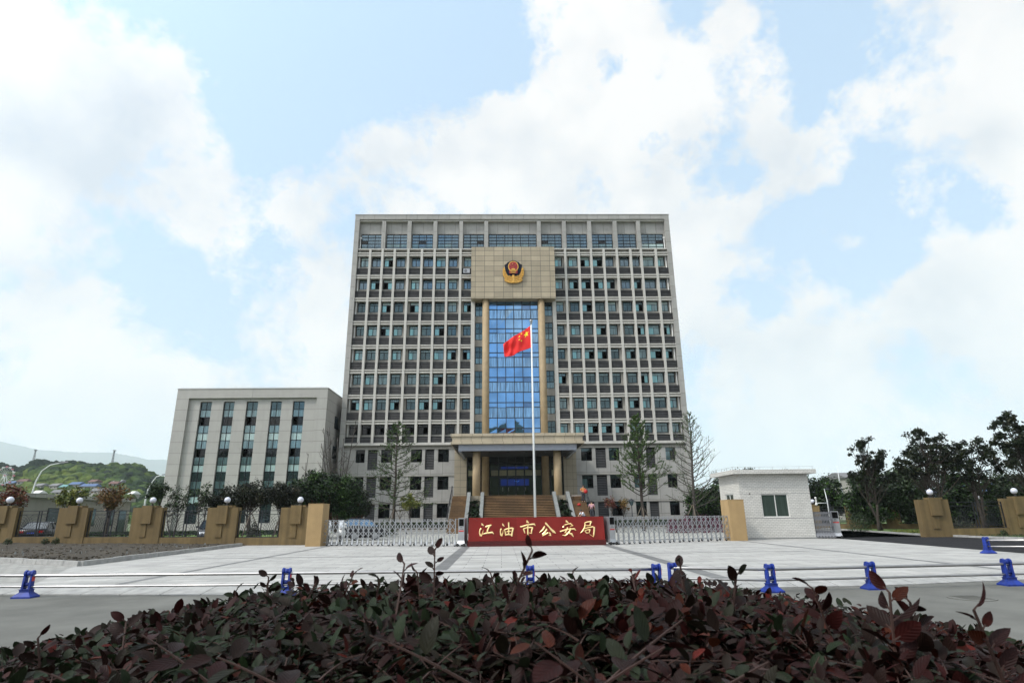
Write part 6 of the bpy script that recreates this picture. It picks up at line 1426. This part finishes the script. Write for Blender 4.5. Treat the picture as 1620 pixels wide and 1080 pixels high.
# ================================================================ purple-leaved hedge right in front of the viewer
def hedge_top(x,y):
    e=.096*x*x if x<0 else .094*x*x
    e=e if e<.2 else .2+.10*(1-math.exp(-(e-.2)/.10))
    return 1.462-e-.030*max(0,y-1.3)**1.3-.02*math.sin(x*4.1+1)*math.cos(y*3.3)+ (.012 if abs(x)<.6 else 0)
M_hl=None
def hedge_leaf_mat():
    m,n,l,b=_new('purple_hedge_leaf')
    at=n.new('ShaderNodeAttribute'); at.attribute_name='tint'; uv=n.new('ShaderNodeAttribute'); uv.attribute_name='along'
    cr=n.new('ShaderNodeValToRGB'); e=cr.color_ramp.elements; e[0].position=0; e[0].color=(.012,.021,.008,1); e[1].position=1; e[1].color=(.065,.009,.006,1)
    for p,c in ((.25,(.015,.021,.011)),(.42,(.012,.007,.005)),(.6,(.013,.0045,.004)),(.78,(.024,.005,.0045)),(.9,(.045,.012,.005))): q=e.new(p); q.color=(*c,1)
    l.new(at.outputs['Fac'],cr.inputs[0])
    t=n.new('ShaderNodeTexCoord'); nn=n.new('ShaderNodeTexNoise'); nn.inputs['Scale'].default_value=60; nn.inputs['Detail'].default_value=5; l.new(t.outputs['Object'],nn.inputs['Vector'])
    r=n.new('ShaderNodeMapRange'); l.new(nn.outputs['Fac'],r.inputs['Value']); r.inputs['From Min'].default_value=.3; r.inputs['From Max'].default_value=.7; r.inputs['To Min'].default_value=.7; r.inputs['To Max'].default_value=1.3
    # vein: lighter along the midrib and side veins
    ab=n.new('ShaderNodeMath'); ab.operation='ABSOLUTE'; sx=n.new('ShaderNodeSeparateXYZ'); l.new(uv.outputs['Vector'],sx.inputs[0]); l.new(sx.outputs[1],ab.inputs[0])
    ve=n.new('ShaderNodeMapRange'); l.new(ab.outputs[0],ve.inputs['Value']); ve.inputs['From Min'].default_value=0; ve.inputs['From Max'].default_value=.07; ve.inputs['To Min'].default_value=1.35; ve.inputs['To Max'].default_value=1
    wv=n.new('ShaderNodeMath'); wv.operation='SINE'; w2=n.new('ShaderNodeMath'); w2.operation='MULTIPLY_ADD'; l.new(sx.outputs[0],w2.inputs[0]); w2.inputs[1].default_value=34; a3=n.new('ShaderNodeMath'); a3.operation='MULTIPLY'; l.new(ab.outputs[0],a3.inputs[0]); a3.inputs[1].default_value=-16; l.new(a3.outputs[0],w2.inputs[2]); l.new(w2.outputs[0],wv.inputs[0])
    mu=n.new('ShaderNodeMath'); mu.operation='MULTIPLY'; l.new(r.outputs[0],mu.inputs[0]); l.new(ve.outputs[0],mu.inputs[1])
    sc=n.new('ShaderNodeVectorMath'); sc.operation='SCALE'; l.new(cr.outputs[0],sc.inputs[0]); l.new(mu.outputs[0],sc.inputs['Scale']); l.new(sc.outputs[0],b.inputs['Base Color'])
    b.inputs['Roughness'].default_value=.5; b.inputs['Specular IOR Level'].default_value=.10
    bp=n.new('ShaderNodeBump'); bp.inputs['Strength'].default_value=.2; bp.inputs['Distance'].default_value=.001; l.new(wv.outputs[0],bp.inputs['Height']); l.new(bp.outputs[0],b.inputs['Normal'])
    tr=n.new('ShaderNodeBsdfTranslucent'); l.new(sc.outputs[0],tr.inputs[0]); ms=n.new('ShaderNodeMixShader'); ms.inputs[0].default_value=.15; l.new(b.outputs[0],ms.inputs[1]); l.new(tr.outputs[0],ms.inputs[2]); l.new(ms.outputs[0],n['Material Output'].inputs[0])
    return m
M_hl=hedge_leaf_mat(); M_twig=pbr('reddish_twig',(.038,.015,.010),.7,noise=.2,nscale=30)
HD=thing('hedge','dark purple-leaved hedge filling the bottom of the picture, with reddish shoot tips','hedge',(0,1.4,-.12),world=True)
LV=[];LT=[];LA=[];LF=[]
NS_=7; 
tp=[0,.12,.3,.5,.7,.88,1.0]; wp=[.10,.66,.96,1.0,.84,.46,.0]
def add_leaf(base,d,nrm,L,wd,tint,curl,fold):
    d=d.normalized(); s=d.cross(nrm); 
    if s.length<1e-4: s=d.orthogonal()
    s.normalize(); nn=s.cross(d).normalized(); i=len(LV); pts=[]
    for k in range(NS_):
        t=tp[k]; c=base+d*(L*t)+nn*(-curl*L*t*t); w=wd*wp[k]*.5
        for sg in (-1,0,1):
            q=c+s*(w*sg)+nn*(abs(sg)*w*fold); LV.append((q.x,q.y,q.z)); LA.append((t,sg*wp[k],0)); LT.append(tint)
    for k in range(NS_-1):
        for j in (0,1): a=i+k*3+j; LF.append((a,a+1,a+4,a+3))
TW=MB()
hr=random.Random(99)
def shoot(p,d,L,nl,ls,tip=0.,rad=.0014,loose=False):
    pts=[p+d*(L*t)+Vector((0,0,-.18*L*t*t*(1-abs(d.z)))) for t in [k/6 for k in range(7)]]
    TW.tube(pts,[rad*(1-(.3 if loose else .6)*k/6) for k in range(7)],4,caps=False)
    a0=hr.uniform(0,6.28); bt=min(.95,max(.02,hr.gauss(.47 if p.x>.1 else .36,.2)))  # right half tinted darker for shadow; greener tints on the left are leaf colour
    for k in range(nl):
        t=.12+.88*k/(nl-1); j=min(5,int(t*6)); q=pts[j].lerp(pts[j+1],t*6-j); ax=(pts[j+1]-pts[j]).normalized()
        a=a0+k*math.pi+hr.gauss(0,.35); u=ax.orthogonal().normalized(); v=ax.cross(u); sd=u*math.cos(a)+v*math.sin(a)
        sd=(sd*Vector((1,1,.45))+Vector((0,0,.05))).normalized(); dd=(ax*hr.uniform(.25,.7)*Vector((1,1,.6))+sd).normalized()
        nrm=(Vector((0,-.12,1))+ax*.12+Vector((hr.gauss(0,.26),hr.gauss(0,.26),0))).normalized()
        if loose: nrm=Vector((hr.gauss(0,1),-.5+hr.gauss(0,.7),hr.gauss(.4,.6))).normalized(); dd=(ax*hr.uniform(.3,.9)+(u*math.cos(a)+v*math.sin(a))+Vector((0,0,.2))).normalized()
        sz=ls*hr.uniform(.7,1.2)*(1 if t<.8 else .75); tt=bt+hr.gauss(0,.10)+(tip*(.34 if t>.75 else .15))
        st=q+dd*.005
        if loose: TW.tube([q,st+dd*(sz*.16)],[.0016,.0010],4,caps=False)
        add_leaf(st,dd,nrm,sz,sz*hr.uniform(.48,.60),min(1,max(0,tt)),hr.uniform(-.05,.35),hr.uniform(.1,.45))
N_=0
for k in range(16500):
    y=.44+1.37*hr.random()**.70; x=hr.uniform(-1.15,1.15)*y+hr.uniform(-.45,.45)
    top=hedge_top(x,y); lay=hr.random()
    if y>1.75+.12*math.sin(x*5): continue
    z=top-.022-.13*lay**1.3-max(0,.85-y)*.16
    d=Vector((hr.gauss(0,.8),hr.gauss(-.05,.75),hr.uniform(.15,.8))).normalized()
    L=hr.uniform(.05,.10); shoot(Vector((x,y,z))-d*L*.9,d,L,hr.choice((5,6,7)),hr.uniform(.021,.035)*(1 if y>.8 else .8),tip=1 if lay<.3 and hr.random()<.18 else 0); N_+=1
for k in range(4500):        # the hedge goes on to both sides, beyond the picture
    y=.44+1.37*hr.random()**.7; x=hr.choice((-1,1))*hr.uniform(1.15*y+.35,3.9); lay=hr.random(); d=Vector((hr.gauss(0,.8),hr.gauss(-.05,.75),hr.uniform(.15,.8))).normalized(); L=hr.uniform(.06,.11)
    shoot(Vector((x,y,hedge_top(x,y)-.022-.12*lay**1.3))-d*L*.9,d,L,5,hr.uniform(.026,.040))
# taller shoots that break the skyline: (image column, row of the tip, distance, leaf length)
for (px,py,Y,ls) in ((688,869,1.15,.026),(660,905,1.2,.028),(842,866,.80,.028),(640,890,1.05,.028),(425,912,1.45,.028),(500,920,1.4,.026),(560,905,1.3,.028),(776,905,1.3,.026),(905,905,1.15,.028),(1000,908,1.1,.03),(1075,888,.95,.032),(1165,908,.95,.032),(1285,928,.95,.034),(1407,936,.85,.036),(1440,952,.85,.036),(1540,962,.75,.036),(300,962,1.3,.03),(200,982,1.1,.036),(60,1008,1.1,.03),(372,935,1.5,.028),(820,915,1.2,.028),(600,915,1.3,.028)):
    x,z=pxz(px,py,Y); tipv=Vector((x,Y,z)); b=Vector((x+hr.uniform(-.05,.05)-(.04 if px in(688,842) else 0),Y+hr.uniform(-.05,.03),hedge_top(x,Y)-.10)); d=(tipv-b); L=d.length; shoot(b,d.normalized(),L,max(8,int(L/.012)),ls,tip=.6,rad=.0024,loose=True)
for (px,py,Y,ls,q) in ((620,1005,.66,.036,(-.8,0,.45)),(1015,1030,.58,.036,(.8,.1,.5)),(1050,990,.62,.034,(.7,.2,.5)),(880,1030,.60,.034,(-.6,0,.5)),(1180,1050,.58,.036,(.7,.1,.4)),(380,1040,.64,.036,(-.7,0,.4)),(100,1060,.66,.036,(-.7,0,.4)),(250,1010,.8,.038,(-.7,0,.5))):
    x,z=pxz(px,py,Y); d=Vector(q).normalized(); L=.13; shoot(Vector((x,Y,z))-d*L*.8,d,L,8,ls,tip=.8,rad=.0021)
me=bpy.data.meshes.new('foliage'); V=np.array(LV); V-=np.array([0,1.4,-.12]); F=np.array(LF,dtype=np.int32)
me.vertices.add(len(V)); me.vertices.foreach_set('co',V.reshape(-1)); me.loops.add(F.size); me.loops.foreach_set('vertex_index',F.reshape(-1)); me.polygons.add(len(F)); me.polygons.foreach_set('loop_start',np.arange(0,F.size,4,dtype=np.int32)); me.polygons.foreach_set('loop_total',np.full(len(F),4,dtype=np.int32)); me.polygons.foreach_set('use_smooth',np.ones(len(F),dtype=bool))
me.materials.append(M_hl); me.update(); me.validate()
at=me.attributes.new('tint','FLOAT','POINT'); at.data.foreach_set('value',np.array(LT,dtype=np.float32)); at=me.attributes.new('along','FLOAT_VECTOR','POINT'); at.data.foreach_set('vector',np.array(LA,dtype=np.float32).reshape(-1))
o=bpy.data.objects.new('foliage',me); COL.objects.link(o); o.parent=HD
# woody skeleton and the shaded heart of the bush
for k in range(260):
    x=hr.uniform(-1.9,1.9); y=hr.uniform(.45,1.7); tpz=hedge_top(x,y)-.08
    if abs(x)>1.05*y+.2: continue
    TW.tube([(x*.8,1.2+(y-1.2)*.6,-.1),(x*.95,y,.7),(x,y,tpz)],[.008,.005,.0022],5,caps=False)
TW.build('stem',M_twig,HD,fixn=False)
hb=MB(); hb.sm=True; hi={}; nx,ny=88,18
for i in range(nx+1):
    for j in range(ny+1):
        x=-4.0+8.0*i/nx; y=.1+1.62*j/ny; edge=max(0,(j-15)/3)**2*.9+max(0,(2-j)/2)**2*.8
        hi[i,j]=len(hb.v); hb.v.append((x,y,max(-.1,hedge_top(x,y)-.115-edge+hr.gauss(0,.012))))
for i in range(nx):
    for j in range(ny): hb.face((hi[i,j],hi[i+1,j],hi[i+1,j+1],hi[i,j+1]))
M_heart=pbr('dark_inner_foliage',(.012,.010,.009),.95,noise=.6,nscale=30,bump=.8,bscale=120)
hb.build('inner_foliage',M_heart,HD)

# ================================================================ haze
HZ=MB(); HZ.box(-16700,16700,-700,14200,-6,1280); hz=HZ.build('haze',None); hz.data.materials.clear()
mh=bpy.data.materials.new('haze'); mh.use_nodes=True; nt=mh.node_tree; nt.nodes.remove(nt.nodes['Principled BSDF']); pv=nt.nodes.new('ShaderNodeVolumePrincipled'); pv.inputs['Density'].default_value=.00012; pv.inputs['Color'].default_value=(.86,.95,1,1); pv.inputs['Anisotropy'].default_value=0
nt.links.new(pv.outputs[0],nt.nodes['Material Output'].inputs['Volume']); hz.data.materials.append(mh); tag(hz,'pale haze lying over the far hills and mountains','haze',kind='stuff')
